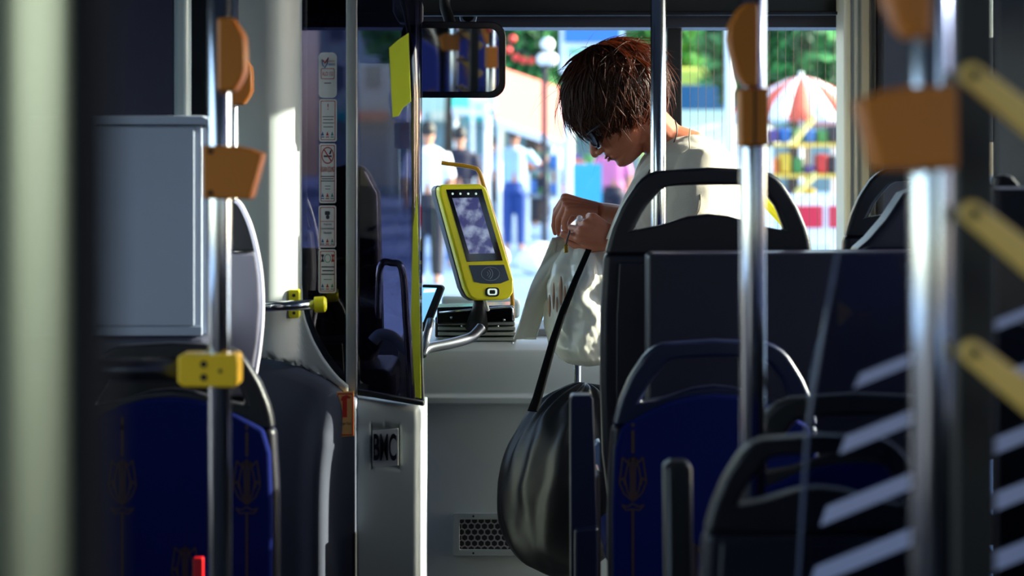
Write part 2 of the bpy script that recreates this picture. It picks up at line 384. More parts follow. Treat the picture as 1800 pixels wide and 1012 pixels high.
bars(s, 564, 587, (389,), SY, INKR, .8); text('Araçlarımız', 576, 394, SY-.0008, 3.6, INKB, s, wpx=14); text('Güvenlik Kameralarıyla', 576, 401.5, SY-.0008, 3.6, INKB, s, wpx=23); text('İzlenmektedir', 576, 409, SY-.0008, 3.6, INKB, s, wpx=14); logos(s, 424)
s = sticker(560, 438, 591, 515, 'white sticker with three small pictograms, lowest on the dark window', 4)
for cx_ in (567, 585):
    MB().poly([(cx_-3, 447), (cx_+3, 447), (cx_+.6, 453.5), (cx_+3, 460), (cx_-3, 460), (cx_-.6, 453.5)], SY-.0008, .0004).build('pictogram', INKR if cx_ > 580 else INKB, s)
MB().ring([P(576+6*math.cos(a*math.pi/8), 454+7.5*math.sin(a*math.pi/8), SY-.0007) for a in range(16)], [P(576+5*math.cos(a*math.pi/8), 454+6.3*math.sin(a*math.pi/8), SY-.0007) for a in range(16)], (0, .0004, 0)).build('pictogram_ring', INKG, s)
bars(s, 565, 588, (469, 475.5, 482), SY, INKB, 2); bars(s, 569, 583, (491,), SY, INKB, 1); logos(s, 503)
# orange extinguisher sticker and yellow sign at the top
os_ = MB().poly([(592, 689), (622, 687), (622, 766), (592, 769)], 4.072, .0015).build('sticker', mat('orange_foil', (240, 184, 112), .3), None, label='orange fire extinguisher sticker on the grey cab skirt', cat='sticker')
MB().poly([(601, 697), (609, 694), (616, 697), (616, 700), (610, 700), (610, 733), (602, 733), (602, 704), (599, 704)], 4.071, .0006).build('extinguisher_icon', mat('foil_red', (205, 50, 40), .4), os_)
text('Yangın Tüpü', 607, 744, 4.071, 4.5, INKB, os_, wpx=20)
MB().ring(rr3(593.5, 691, 620.5, 765, 1, 4.0715), rr3(594.7, 693, 619.3, 763, 1, 4.0715), (0, .0005, 0)).build('border', mat('foil_red', (205, 50, 40), .4), os_)
ys = MB().poly(rrect(424, -40, 488, 12, 3), 4.05, .004).build('sign', YELO, None, label='yellow notice plate at the top of the white bulkhead', cat='sign')
MB().poly([(434, 7), (436, -2), (441, -2), (439, 7)], 4.049, .0006).build('red_mark', INKR, ys); MB().pbox(474, 2, 480, 8, 4.049, .0006).pbox(446, 5, 468, 6.5, 4.049, .0006).build('black_mark', INKB, ys)

# ------------------------------------------------------------ driver's cab door
cd = empty('cab_door', P(688, 1100, 4.12), "driver's cab door, tinted above and pale below, BMC badge", 'door')
def doorY(px): 
    t = (px-628)/120.0; return 4.10+.03*t + .09*max(0, (t-.82)/.18)**2
def dsheet(u, v):
    x = 628+u*119
    yt = 697+16*u; y = yt+v*(1120-yt)
    d = doorY(x) - .008*math.sin(math.pi*min(1, v*8))*.5 + (.02*math.exp(-(v/.012)**2))
    if 651 < x < 704 and 745 < y < 822: d += .012
    return P(x, y, d)
MB().sheet(dsheet, 60, 90).build('lower_panel', mat('door_panel', (172, 182, 182), .36, var=.03), cd, smooth=True, solid=.006)
MB().box((P(747, 0, 4.22).x-.012, 4.215, 0), (P(747, 0, 4.22).x, 4.34, P(0, 712, 4.2).z)).build('side_panel', mat('door_panel', (0, 0, 0)), cd)
bd = MB().poly([(655, 757), (700, 753), (700, 818), (655, 820)], 4.106, .004).build('badge_plate', mat('badge_grey', (205, 210, 212), .35), cd)
text('BMC', 676.5, 788, 4.100, 46, mat('badge_dark', (22, 22, 30), .25), bd, wpx=40, name='badge_letters', ext=.003, bold=.0016)
def doorglass(u, v):
    x = 628+u*112; yt = -70; yb = 690+20*u; r_ = 1
    top = -70 if x < 640 else -70
    if x > 690: top = -70+ (x-690)/50*60
    y = top+v*(yb-top); return P(x, y, doorY(628+u*112)-.002)
MB().sheet(doorglass, 24, 4).build('door_window', TINT, cd, smooth=True, solid=.005)
MB().tube(smoothpath([P(700, -20, 4.13), P(716, 40, 4.13), P(725, 110, 4.14), P(730, 200, 4.15), P(734, 350, 4.16), P(736, 480, 4.16), P(739, 600, 4.16), P(743, 712, 4.17)]), .0045, 8).build('window_edge', BLACK, cd, smooth=True)
MB().tube([P(729, 172, 4.19), P(733, 330, 4.19), P(737, 500, 4.19), P(741, 640, 4.19)], .0042, 8).build('glass_rim', mat('rim_aqua', (150, 205, 215), .15, metal=.6), cd, smooth=True)
MB().poly([(628, 684), (745, 706), (745, 714), (628, 694)], 4.10, .02).build('window_gasket', BLACK, cd, bevel=.002)
# yellow reflection on the glass as solid strips, then things inside the cab
MB().poly([(684, 84), (700, 70), (718, 58), (722, 178), (708, 190), (700, 204), (690, 206)], 4.104, .003).build('yellow_reflection', mat('lime_reflection', (226, 232, 60), .3), cd)
MB().poly([(726, 400), (733, 340), (738, 560), (740, 700), (730, 698), (722, 560)], 4.112, .003).build('yellow_reflection', mat('lime_reflection', (0, 0, 0)), cd)
MB().tube([P(727, -40, 4.80), P(731, 520, 4.80), P(736, 700, 4.80)], .009, 10).build('pole', LIME, smooth=True, label='slim yellow upright pole just inside the cab door edge', cat='pole')
MB().tube(smoothpath([P(664, 560, 4.5), P(668, 470, 4.5), P(690, 462, 4.5), P(707, 475, 4.5), P(714, 560, 4.5), P(722, 720, 4.5), P(725, 1140, 4.5)]), .0085, 12).build('rail', CHROME, smooth=True, label='bent chrome rail inside the driver cab behind tinted glass', cat='rail')
def dseat():
    e = empty('driver_seat', P(640, 1000, 4.75), 'dark driver seat inside the cab behind tinted glass', 'seat')
    MB().poly([(560, 330), (590, 290), (640, 290), (665, 340), (672, 600), (650, 660), (560, 660)], 4.70, .10).build('backrest', DARKP, e, bevel=.02)
    MB().poly([(540, 650), (690, 650), (690, 720), (540, 720)], 4.5, .35).build('cushion', DARKP, e, bevel=.02)
    MB().box((P(600, 0, 4.7).x, 4.6, 0), (P(640, 0, 4.7).x, 4.75, P(0, 720, 4.5).z)).build('pedestal', DARKP, e)
dseat()
MB().tube(smoothpath([P(655, 600, 4.62), P(668, 588, 4.62), P(690, 592, 4.62), P(715, 615, 4.62), P(740, 625, 4.62)]), .014, 12).build('steering_wheel', mat('pale_rim', (190, 205, 215), .3), smooth=True, label='pale curved rim of the wheel seen low through cab door glass', cat='steering wheel')

# interior mirror
MC = P(803, 104, 4.72); T = Vector((.72, -.62, 1.0))
nrm = ((camo.location-MC).normalized()+(T-MC).normalized()).normalized()
ux = Vector((0,0,1)).cross(nrm).normalized()*-1
ux = nrm.cross(Vector((0,0,1))).normalized(); 
if ux.x < 0: ux = -ux
uz = ux.cross(nrm); uz = uz if uz.z > 0 else -uz
sc_ = 4.72/F
def mp(x, y, off=0): return MC+ux*((x-803)*sc_)+uz*((104-y)*sc_)+nrm*off
def mrect(a, b, c, d, r, off): return [mp(x, y, off) for x, y in rrect(a, b, c, d, r, 6)]
mir = empty('rear_view_mirror', MC, 'wide black interior mirror above the driver, blue seats reflected in it', 'mirror')
MB().prism(mrect(705, 38, 889, 172, 26, 0), -nrm*.035).build('housing', BLACK, mir, bevel=.008, fix=True)
MB().ring(mrect(705, 38, 889, 172, 26, .004), mrect(716, 50, 877, 161, 18, .004), -nrm*.006).build('rim', BLACKG, mir, bevel=.002, fix=True)
MB().prism(mrect(716, 50, 877, 161, 18, .0012), -nrm*.001).build('mirror_glass', MIRROR, mir, fix=True)
MB().tube(smoothpath([P(798, -60, 4.92), P(782, 0, 4.92), P(790, 36, 4.88), mp(803, 80, -.03)]), .014, 12).build('bracket', BLACK, mir, smooth=True)
vis = MB().poly([(690, -30), (730, -30), (742, 8), (742, 34), (735, 40), (700, 40), (690, 20)], 4.5, .08).build('sensor_box', mat('sensor_grey', (58, 60, 74), .5), bevel=.01, label='dark rounded sensor housing on the ceiling above the mirror', cat='sensor')
MB().pbox(694, -60, 738, -28, 4.52, .05).build('mount', BLACK, vis)
ln = MB().tube([P(823, 30, 5.235), P(823, 30, 5.27)], .024, 24).build('lamp', mat('lens_grey', (150, 154, 165), .2, metal=.6), label='small round chrome lens set in the dark header', cat='lamp', bevel=.003)
MB().tube([P(823, 28, 5.233), P(823, 28, 5.228)], .016, 20).build('lens', BLACKG, ln)

# ------------------------------------------------------------ ticket equipment on the dashboard
zt = P(0, 598, 4.95).z
tm = empty('card_terminal', P(850, 600, 4.93), 'yellow card payment terminal with a dark screen on a stand', 'terminal')
TQF = lambda off: (lambda x, y: 4.83+off+(x-840)*.00135*.33+(526-y)*.00142*.22)
TY = 4.84; E = Vector((-.024, .052, -.004))
PT = lambda x, y, o: P(x, y, TQF(o)(x, y))
body = [(777, 324), (845, 323), (854, 329), (858, 338), (903, 490), (903, 514), (897, 523), (885, 527), (838, 528), (826, 521), (818, 505), (773, 342), (772, 330)]
MB().poly(body, TQF(0), 0, e=E*.45).build('yellow_casing', LIME, tm, bevel=.006, seg=3, fix=True)
MB().prism([P(x, y, TQF(0)(x, y))+E*.45 for x, y in body], E*.55).build('rear_casing', mat('terminal_back', (34, 32, 40), .35), tm, bevel=.005, fix=True)
MB().poly([(784, 333), (847, 332), (884, 458), (821, 460)], TQF(-.0012), .003).build('bezel', BLACKG, tm, bevel=.0008)
scm = mat('terminal_screen', (40, 44, 70), .15, emit=(70, 76, 130), es=.35)
nt = scm.node_tree; nz = nt.nodes.new('ShaderNodeTexNoise'); nz.inputs['Scale'].default_value = 30; nz.inputs['Detail'].default_value = 5
tcn = nt.nodes.new('ShaderNodeTexCoord'); cr = nt.nodes.new('ShaderNodeValToRGB')
cr.color_ramp.elements[0].position = .42; cr.color_ramp.elements[0].color = (*lin((48, 46, 100)), 1); cr.color_ramp.elements[1].position = .62; cr.color_ramp.elements[1].color = (*lin((150, 162, 190)), 1)
nt.links.new(tcn.outputs['Object'], nz.inputs['Vector']); nt.links.new(nz.outputs['Fac'], cr.inputs[0]); nt.links.new(cr.outputs[0], nt.nodes['Principled BSDF'].inputs['Emission Color'])
MB().poly([(795, 348), (841, 347), (870, 445), (825, 446)], TQF(-.002), .001).build('screen', scm, tm)
for k in range(4): MB().ball(PT(795.5+k*13.7, 340.5, -.0015), (.003, .0015, .003), 10, 6).build('indicator_lamp', mat('led', (210, 220, 215), .3, emit=(180, 200, 190), es=.4), tm, smooth=True)
rp = MB().poly([(824, 466), (886, 465), (895, 492), (880, 498), (862, 499), (845, 498), (833, 495)], TQF(-.0012), .003).build('card_reader', mat('reader_slate', (52, 66, 88), .3), tm, bevel=.0008)
wv = MB()
for r_ in (5, 9, 13): wv.tube([PT(853+r_*math.cos(a), 481+r_*.9*math.sin(a), -.0018) for a in [(-1+.25*k)*.9 for k in range(9)]], .0007, 5)
wv.tube([PT(862+16*math.cos(a*math.pi/10), 481+12*math.sin(a*math.pi/10), -.0016) for a in range(21)], .0006, 5)
wv.build('contactless_symbol', mat('pale_ink', (150, 165, 185), .4), rp)
MB().poly(rrect(853, 505, 878, 521, 6), TQF(-.002), .003).build('scanner_slot', BLACKG, tm, bevel=.0008)
MB().ring(rr3(857, 507, 874, 518.5, 4, TQF(-.003)), rr3(860.5, 509.5, 870.5, 516.5, 2, TQF(-.003)), (0, .001, 0)).build('scanner_ring', mat('led', (0, 0, 0)), tm)
MB().tube([P(845, 520, 4.88), P(842, 545, 4.90), P(838, 575, 4.94)], [.016, .018, .03], 12).build('neck', BLACK, tm, smooth=True)
MB().tube([P(852, 525, 4.85), P(858, 545, 4.87)], .0045, 8).build('cable_clip', STICK, tm, smooth=True)
MB().tube(smoothpath([P(776, 286, 4.98), P(790, 288, 4.98), P(830, 294, 4.98), P(842, 302, 4.98), P(850, 325, 4.98), P(872, 395, 4.98), P(893, 470, 4.98), P(900, 520, 4.98), P(902, 600, 5.0)]), .0055, 10).build('hand_rail', mat('ochre_tube', (214, 150, 30), .35), smooth=True, label='thin ochre hoop rail arching behind the payment terminal', cat='rail')
# ticket machine
pm = empty('ticket_machine', P(840, 598, 5.05), 'dark ribbed ticket machine with silver edges under the terminal', 'machine')
MB().box((P(765, 0, 4.98).x, 4.965, zt+.006), (P(904, 0, 4.98).x, 5.20, P(0, 556, 4.98).z)).build('core', BLACK, pm, bevel=.004)
for k in range(5):
    y = 556+k*9.2
    MB().box((P(770, 0, 4.95).x, 4.945, P(0, y+5.6, 4.95).z), (P(904+k*1.0, 0, 4.95).x, 5.0, P(0, y, 4.95).z)).build('cooling_fin', mat('fin_metal', (176, 180, 172), .4, metal=.2), pm, bevel=.0015)
MB().poly([(768, 540), (898, 536), (904, 540), (904, 566), (768, 570)], 4.93, .12).build('tray', BLACKG, pm, bevel=.004)
MB().tube([P(772, 549, 4.925), P(830, 544, 4.925), P(897, 539, 4.925), P(901, 543, 4.925), P(902, 563, 4.925)], .0028, 8).build('silver_edge', CHROME, pm, smooth=True)
MB().poly([(776, 520), (905, 524), (915, 532), (913, 560), (776, 552)], 5.14, .10).build('paper_cover', mat('pale_cover', (205, 218, 214), .35), pm, bevel=.012, seg=3)
for x, y in ((793, 558), (886, 562), (812, 573), (875, 573), (901, 603)): MB().ball(P(x, y, 4.922), .0035, 8, 6).build('screw', CHROME, pm, smooth=True)
MB().tube(smoothpath([P(741, 622, 4.72), P(752, 612, 4.74), P(790, 604, 4.78), P(825, 594, 4.82), P(840, 582, 4.84), P(848, 572, 4.85)]), [.013]*29+[.010, .006], 14).build('grab_bar', STEEL, smooth=True, label='curved silver grab bar in front of the ticket machine', cat='bar')
MB().tube(smoothpath([P(741, 622, 4.70), P(748, 600, 4.70), P(753, 580, 4.72), P(757, 563, 4.75)]), .010, 12).build('arm', STEEL, smooth=True, label='short silver support arm under the tilted tablet', cat='arm')
tb = empty('tablet', P(757, 560, 4.75), 'tilted driver tablet with a pale blue screen beside the cab door', 'tablet')
MB().poly([(742, 500), (775, 501), (780, 506), (756, 570), (742, 584)], 4.76, .0, e=(.004, .016, 0)).build('case', BLACK, tb, bevel=.003, fix=True)
MB().poly([(742, 505), (768, 506), (744, 566), (742, 566)], 4.757, .002).build('screen', mat('tablet_screen', (120, 180, 220), .2, emit=(110, 175, 215), es=.55), tb)
MB().poly([(746, 508), (766, 507), (764, 513), (744, 514)], 4.755, .001).build('bright_bar', mat('tablet_bar', (220, 250, 250), .3, emit=(210, 245, 245), es=.7), tb)

# ------------------------------------------------------------ poles, clamps and buttons
def pole(px, Y, r, label, top=ZC-.003, bot=.003, m=CHROME, name='pole'):
    x = P(px, 0, Y).x; c = Vector((x, Y, 0))
    o = MB().tube([(x, Y, bot), (x, Y, top)], r, 28).build(name, m, smooth=True, label=label, cat='pole')
    return o
pA = pole(386, 2.75, .0168, 'chrome grab pole in front of the seats at left, yellow fittings on it')
pB = pole(405, 3.88, .0172, 'chrome pole half hidden behind the nearest left chrome pole', bot=.01)
pC = pole(1157, 4.22, .0168, 'chrome pole in front of the woman beside her neck')
pD = pole(1323, 2.62, .0178, 'chrome pole with yellow button box in front of the grey seat')
pE = pole(1637, 1.62, .0172, 'blurred chrome pole with an amber clamp, near at right')
pF = pole(1015, 4.72, .0085, 'thin chrome post under the white bag', top=P(0, 600, 4.72).z, m=CHROME)
pG = pole(15, .62, .014, 'very blurred pole at the left edge of the view', m=mat('pale_pole', (62, 68, 62), .5, metal=.9))
pH = pole(148, .70, .0105, 'dark blurred post beside the pale one at the left edge', m=mat('matt_black', (6, 8, 16), .8, spec=.1))
def button(px0, px1, y0, y1, Y, side, label, poleo):
    # octagonal housing hugging the pole
    h = y1-y0; w = px1-px0
    if side > 0: pts = [(px0, y0), (px0+w*.55, y0), (px0+w*.75, y0+h*.12), (px0+w*.96, y0+h*.24), (px1, y0+h*.45), (px1, y0+h*.72), (px0+w*.88, y0+h*.84), (px0+w*.62, y1), (px0, y1)]
    else: pts = [(px1, y0), (px1-w*.45, y0), (px1-w*.7, y0+h*.1), (px0+w*.06, y0+h*.26), (px0, y0+h*.42), (px0+w*.1, y0+h*.62), (px1-w*.7, y0+h*.86), (px1-w*.45, y1), (px1, y1)]
    o = MB().poly(pts, Y-.032, .045).build('stop_button_box', YELO, bevel=.005, seg=3, label=label, cat='button')
    cx_ = px0+w*(.5 if side > 0 else .55); cy_ = y0+h*.5
    MB().tube([P(cx_, cy_, Y-.030), P(cx_, cy_, Y-.012)], .0, 6) 
    bk = MB().tube([P(cx_, cy_, Y+.010), P(cx_, cy_, Y+.018)], w*.3*Y/F, 18).build('push_button', mat('button_red', (170, 30, 24), .4), o, bevel=.001)
    return o
button(381, 430, 30, 160, 2.75, 1, 'amber stop button box on the nearest left chrome pole', pA)
button(404, 442, 95, 184, 3.88, 1, 'amber stop button box lower down on the rear left pole', pB)
button(1280, 1334, 5, 152, 2.62, -1, 'yellow stop button box high on the chrome pole before the grey seat', pD)
button(1558, 1640, -95, 66, 1.62, -1, 'blurred amber stop button box at the top right', pE)
def clampo(pts, Y, d0, t, m, label, screws=(), name='pole_clamp', bevel=.004):
    o = MB().poly(pts, Y-d0, t).build(name, m, bevel=bevel, seg=3, label=label, cat='clamp')
    for x, y, r_ in screws:
        MB().tube([P(x, y, Y-d0-.0012), P(x, y, Y-d0+.002)], r_, 12).build('screw', BLACK, o)
    return o
clampo([(355, 256), (412, 256), (440, 262), (461, 271), (440, 349), (436, 350), (356, 349)], 2.75, .024, .05, YELO, 'amber tapering clamp around the nearest left pole', ((370, 266, .004), (370, 339, .004)))
clampo([(312, 628), (318, 623), (413, 623), (418, 628), (418, 676), (413, 681), (322, 680), (312, 672)], 2.75, .024, .05, YEL, 'yellow clamp joining the horizontal rail to the left pole', ((358, 640, .005), (358, 663, .005), (387, 652, .003)))
clampo([(1300, 156), (1352, 154), (1353, 256), (1301, 258)], 2.62, .026, .05, YELO, 'amber clamp on the chrome pole before the grey seat')
MB().pbox(1325, 156, 1328, 256, 2.5925, .002).build('clamp_seam', BLACK, bpy.data.objects['pole_clamp.002'])
clampo([(1514, 178), (1560, 158), (1600, 151), (1685, 150), (1687, 298), (1550, 300), (1545, 292)], 1.62, .026, .05, YELO, 'blurred amber clamp flaring leftwards on the near right pole')
# horizontal dark rail to the clamp
MB().tube([P(-60, 650, 2.75), P(316, 650, 2.75)], .0165, 20).build('hand_rail', mat('dark_rail', (70, 72, 84), .25, metal=.8), smooth=True, label='dark horizontal rail running left from the yellow clamp', cat='rail')
# short rail across the column
sr = empty('hand_rail', P(515, 535, 4.0), 'short chrome rail with yellow end cap across the white bulkhead', 'rail')
MB().tube([P(440, 540, 3.98), P(560, 535, 4.0)], .0105, 18).build('tube', CHROME, sr, smooth=True)
MB().tube([P(553, 535.5, 4.0), P(570, 534.5, 4.0), P(574, 534.4, 4.0)], [.0165, .0165, .012], 20).build('end_cap', LIME, sr, bevel=.001)
mt = MB().poly(rrect(507, 509, 526, 559, 4), 4.045, .035).build('mount_plate', LIME, sr, bevel=.002)
for y in (519, 550): MB().tube([P(516.5, y, 4.044), P(516.5, y, 4.047)], .0035, 10).build('screw', BLACK, mt)

# ------------------------------------------------------------ seats
def ray_ring(poly_, c, n):
    out = []
    for k in range(n):
        a = 2*math.pi*k/n; d = (math.cos(a), math.sin(a)); best = None
        for (x0, y0), (x1, y1) in zip(poly_, poly_[1:]+poly_[:1]):
            ex, ey = x1-x0, y1-y0; det = d[0]*(-ey)+ex*d[1]
            if abs(det) < 1e-9: continue
            rx, ry = x0-c[0], y0-c[1]
            t_ = (rx*(-ey)+ex*ry)/det; s_ = (d[0]*ry-d[1]*rx)/det
            if t_ > 0 and -1e-6 <= s_ <= 1+1e-6 and (best is None or t_ > best): best = t_
        out.append((c[0]+d[0]*best, c[1]+d[1]*best))
    return out
H_OUT = [(-183, 150), (-172, 108), (-152, 62), (-128, 26), (-112, 10), (-92, 2), (0, -4), (92, 0), (118, 10), (134, 28), (158, 66), (176, 110), (185, 150)]
H_IN = [(-134, 110), (-112, 68), (-84, 36), (-72, 30), (-50, 28), (0, 27), (50, 27), (84, 30), (98, 40), (118, 66), (134, 108), (128, 113), (70, 92), (36, 82), (0, 78), (-36, 82), (-70, 92), (-128, 114)]
PAD = [(-172, 600), (-180, 500), (-182, 300), (-178, 190), (-166, 148), (-120, 122), (-80, 104), (-40, 94), (0, 91), (40, 94), (80, 104), (120, 122), (166, 148), (178, 190), (182, 300), (180, 500), (172, 600)]
SH = [(-150, 640), (-176, 600), (-188, 500), (-191, 380), (-190, 250), (-184, 146), (184, 146), (190, 250), (191, 380), (188, 500), (176, 600), (150, 640)]
def rib2(mb, pts, w, M3):
    for (a, b) in zip(pts[:-1], pts[1:]):
        d = Vector((b[0]-a[0], b[1]-a[1])); L = d.length
        if L < 1e-6: continue
        n_ = Vector((-d.y, d.x))/L*w/2
        q = [M3(a[0]+n_.x, a[1]+n_.y), M3(b[0]+n_.x, b[1]+n_.y), M3(b[0]-n_.x, b[1]-n_.y), M3(a[0]-n_.x, a[1]-n_.y)]
        mb.add(q, [(0, 1, 2, 3)])
def tulip(mb, cx_, cy_, M3):
    L = [[(0, -40), (-10, -22), (-14, 0), (-10, 22), (0, 38)], [(-18, -38), (-21, -14), (-24, 6), (-16, 26), (0, 40)], [(-18, -38), (-10, -28), (-5, -36)], [(-24, 6), (-17, -2), (-14, 12)],
         [(0, 44), (-10, 50), (-20, 46), (-12, 56), (0, 54)], [(-5, -36), (-4, 0), (-4, 30)]]
    for l in L:
        for sg in (1, -1): rib2(mb, [(cx_+sg*x, cy_+y) for x, y in l], 2.6, M3)
    rib2(mb, [(cx_, cy_-40), (cx_, cy_+38)], 3, M3)
def seat(cx_, Y, width, ztop, label, fabric_cam=True, flip=False, shell=SHELLP, handle=DARKP, phase=0, stems=(-147, -39, 69, 177), group=None, tilt=0, name='passenger_seat', X=None, cs=0, cd_=.33):
    u = width/376.0; x0 = P(cx_, 0, Y).x if X is None else X
    sg = 1 if not flip else -1
    base = Vector((x0, Y, 0)); e = empty(name, base, label, 'seat', group)
    zf = .26
    def M3(dx, dy, off=0): return Vector((x0+sg*dx*u, Y+sg*off, ztop-dy*u))
    n = 64; c = (0, 52)
    ho = ray_ring(H_OUT, c, n); hi = ray_ring(H_IN, c, n)
    MB().ring([M3(x, y, -.002) for x, y in ho], [M3(x, y, -.002) for x, y in hi], (0, sg*.034, 0)).build('handle', handle, e, bevel=.009, seg=3, fix=True)
    MB().prism([M3(x, y, .004) for x, y in SH], (0, sg*.042, 0)).build('shell', shell, e, bevel=.014, seg=3, fix=True)
    SHI = [(x*.86, 395+(y-395)*.93) for x, y in SH]
    MB().prism([M3(x, y, .046 if fabric_cam else .004) for x, y in SHI], (0, sg*(.008 if fabric_cam else -.008), 0)).build('back_panel', shell, e, bevel=.006, seg=2, fix=True)
    if fabric_cam:
        pd = MB().prism([M3(x, y, -.014) for x, y in PAD], (0, sg*.02, 0)).build('upholstery', FABRIC, e, bevel=.008, seg=3, fix=True)
        mb = MB(); K = lambda x, y: M3(x, y, -.0146)
        for k, sx_ in enumerate(stems):
            if abs(sx_) > 168: continue
            st = 190 if (k+phase) % 2 == 0 else 60
            rib2(mb, [(sx_, max(105+abs(sx_)*.25, st-65-30)), (sx_, st-42)], 5, K) if st > 120 else None
            for q in range(3):
                cy_ = st+q*245+ (50 if st > 120 else 88)
                if cy_-40 < 100+abs(sx_)*.3: continue
                if cy_ > 560: continue
                tulip(mb, sx_, cy_, K)
                rib2(mb, [(sx_, cy_+54), (sx_, min(596, cy_+245-58))], 4, K)
            if st <= 120: pass
            else: rib2(mb, [(sx_, 118+abs(sx_)*.25), (sx_, 195)], 5, K)
        mb.build('tulip_motif', MOTIF, pd, kind='stuff')
    zc = .47
    cs = cs or (-1 if fabric_cam else 1)*sg        # side the cushion is on
    def yb(a, b): return (Y+cs*a, Y+cs*b) if cs > 0 else (Y+cs*b, Y+cs*a)
    ya, yz = yb(.055 if not fabric_cam else .03, cd_)
    if not fabric_cam:
        MB().prism([M3(x*.97, y, .056) for x, y in PAD], (0, sg*.02, 0)).build('upholstery', FABRIC, e, bevel=.008, seg=3, fix=True)
    MB().box((x0-width*.48, ya, zc-.06), (x0+width*.48, yz, zc)).build('cushion', FABRIC, e, bevel=.02, seg=3)
    ya, yz = yb(-.03, cd_-.03)
    MB().box((x0-width*.40, ya, zc-.10), (x0+width*.40, yz, zc-.06)).build('seat_pan', shell, e, bevel=.01)
    lo = min(ztop-600*u, .45)
    MB().box((x0-width*.35, Y+(.005 if sg > 0 else -.04), .40), (x0+width*.35, Y+(.04 if sg > 0 else -.005), ztop-600*u+.02)).build('back_support', shell, e) if ztop-600*u > .42 else None
    MB().box((x0-.06, Y+.15*cs-.08, .002), (x0+.06, Y+.15*cs+.08, zc-.10)).build('pedestal', DARKP, e, bevel=.01)
    return e
# left blue seat, right blue seat, grey front seat, near dark seat
seat(300, 3.30, .362, P(0, 606, 3.3).z, 'blue tulip patterned seat behind the left chrome pole', stems=(-82, 28, 137), phase=0)
seat(1257, 3.40, .372, P(0, 601, 3.4).z, 'blue tulip patterned seat in front of the grey plastic box', stems=(-147, -39, 69), phase=0, handle=NAVYP)
seat(1246, 3.86, .426, P(0, 298, 3.86).z, 'dark grey seat back with arched handle in front of the woman', fabric_cam=False)
seat(1672, 4.05, .36, P(0, 296, 4.05).z, 'dark seat back with arched handle, farthest right behind the clamp', fabric_cam=False, X=.873, name='passenger_seat')
seat(1506, 2.85, .40, P(0, 697, 2.85).z, 'blue seat with a black handle behind the striped glass', stems=(-60, 50, 150), phase=1, handle=BLACK, cs=-1, cd_=.17)
seat(1444, 2.35, .29, P(0, 770, 2.35).z, 'dark seat back lowest at right behind the striped glass', fabric_cam=False, handle=DARKP, cs=-1, cd_=.17)
# seats behind the camera that show in the interior mirror
for k, xx in enumerate((.85, .43)):
    seat(0, -.62, .40, 1.22, ('blue tulip patterned seat reflected in the mirror, nearest the wall', 'blue tulip patterned seat reflected in the mirror, nearest the aisle')[k], flip=True, X=xx, stems=(-147, -39, 69), phase=k)

# curved grey seat shell behind the left pole (side seat)
gs = empty('grey_chair', P(400, 900, 3.6), 'grey seat shell with its highlight drawn as a rim between the poles and white bulkhead', 'seat')
SG = mat('pale_shell', (112, 110, 124), .35)
MB().poly([(358, 395), (372, 360), (385, 352), (415, 352), (424, 362), (438, 392), (449, 430), (452, 442), (360, 442)], 3.62, .05).build('headrest', DARKP, gs, bevel=.008, seg=3)
MB().poly([(358, 444), (452, 444), (458, 490), (460, 540), (456, 600), (446, 660), (436, 700), (360, 700)], 3.62, .05).build('shell', SG, gs, bevel=.010, seg=3)
rim = [P(414, 352, 3.60), P(424, 362, 3.60), P(438, 392, 3.60), P(449, 430, 3.60), P(458, 480, 3.60), P(461, 540, 3.60), P(457, 600, 3.60), P(447, 665, 3.60), P(436, 720, 3.60)]
MB().tube(smoothpath(rim, 5), .0045, 10).build('rim', mat('pale_edge_and_highlight', (210, 205, 220), .25), gs, smooth=True)  # pale tube standing in for the highlight along the shell edge
MB().box((P(365, 0, 3.64).x, 3.63, 0), (P(430, 0, 3.64).x, 3.68, P(0, 690, 3.64).z)).build('pedestal', DARKP, gs)
MB().tube([P(359, 396, 3.6), P(359, 590, 3.6)], .002, 8).build('piping', mat('pale_edge_and_highlight', (0, 0, 0)), gs)

# big moulded grey box between the grey seat and the glass
gb = MB().poly([(1140, 452), (1147, 446), (1620, 443), (1700, 443), (1700, 1060), (1140, 1060)], 3.62, .12)
gbo = gb.build('equipment_box', mat('tub_plastic', (18, 17, 34), .34, spec=.4, bump=.3, bs=500), bevel=.018, seg=4, label='large dark plastic box with rounded lit top edge behind the blue seat', cat='box')
MB().box((P(1150, 0, 3.7).x, 3.64, 0), (P(1690, 0, 3.7).x, 3.73, P(0, 1050, 3.7).z)).build('plinth', DARKP, gbo)
MB().poly([(1500, 446), (1530, 420), (1560, 385), (1590, 340), (1640, 320), (1720, 320), (1720, 446)], 3.78, .10).build('moulded_cover', mat('tub_plastic', (0, 0, 0)), gbo, bevel=.02, seg=3)
MB().poly([(1748, 331), (1900, 331), (1900, 700), (1748, 700)], 2.9, .03).build('partition', mat('navy_board', (16, 17, 30), .4), bevel=.003, label='dark board with a pale top edge at the right margin', cat='partition')
MB().poly([(1745, 329), (1900, 329), (1900, 332.5), (1745, 332.5)], 2.895, .04).build('top_edge', mat('pale_edge_and_highlight', (0, 0, 0)), bpy.data.objects['partition'])
MB().box((P(1760, 0, 2.9).x, 2.905, 0), (P(1880, 0, 2.9).x, 2.925, P(0, 690, 2.9).z)).build('board_leg', BLACK, bpy.data.objects['partition'])
MB().poly([(1752, 330), (1752, 312), (1765, 306), (1780, 309), (1795, 328)], 3.0, .03).build('seat_handle', DARKP, bpy.data.objects['partition'], bevel=.005)

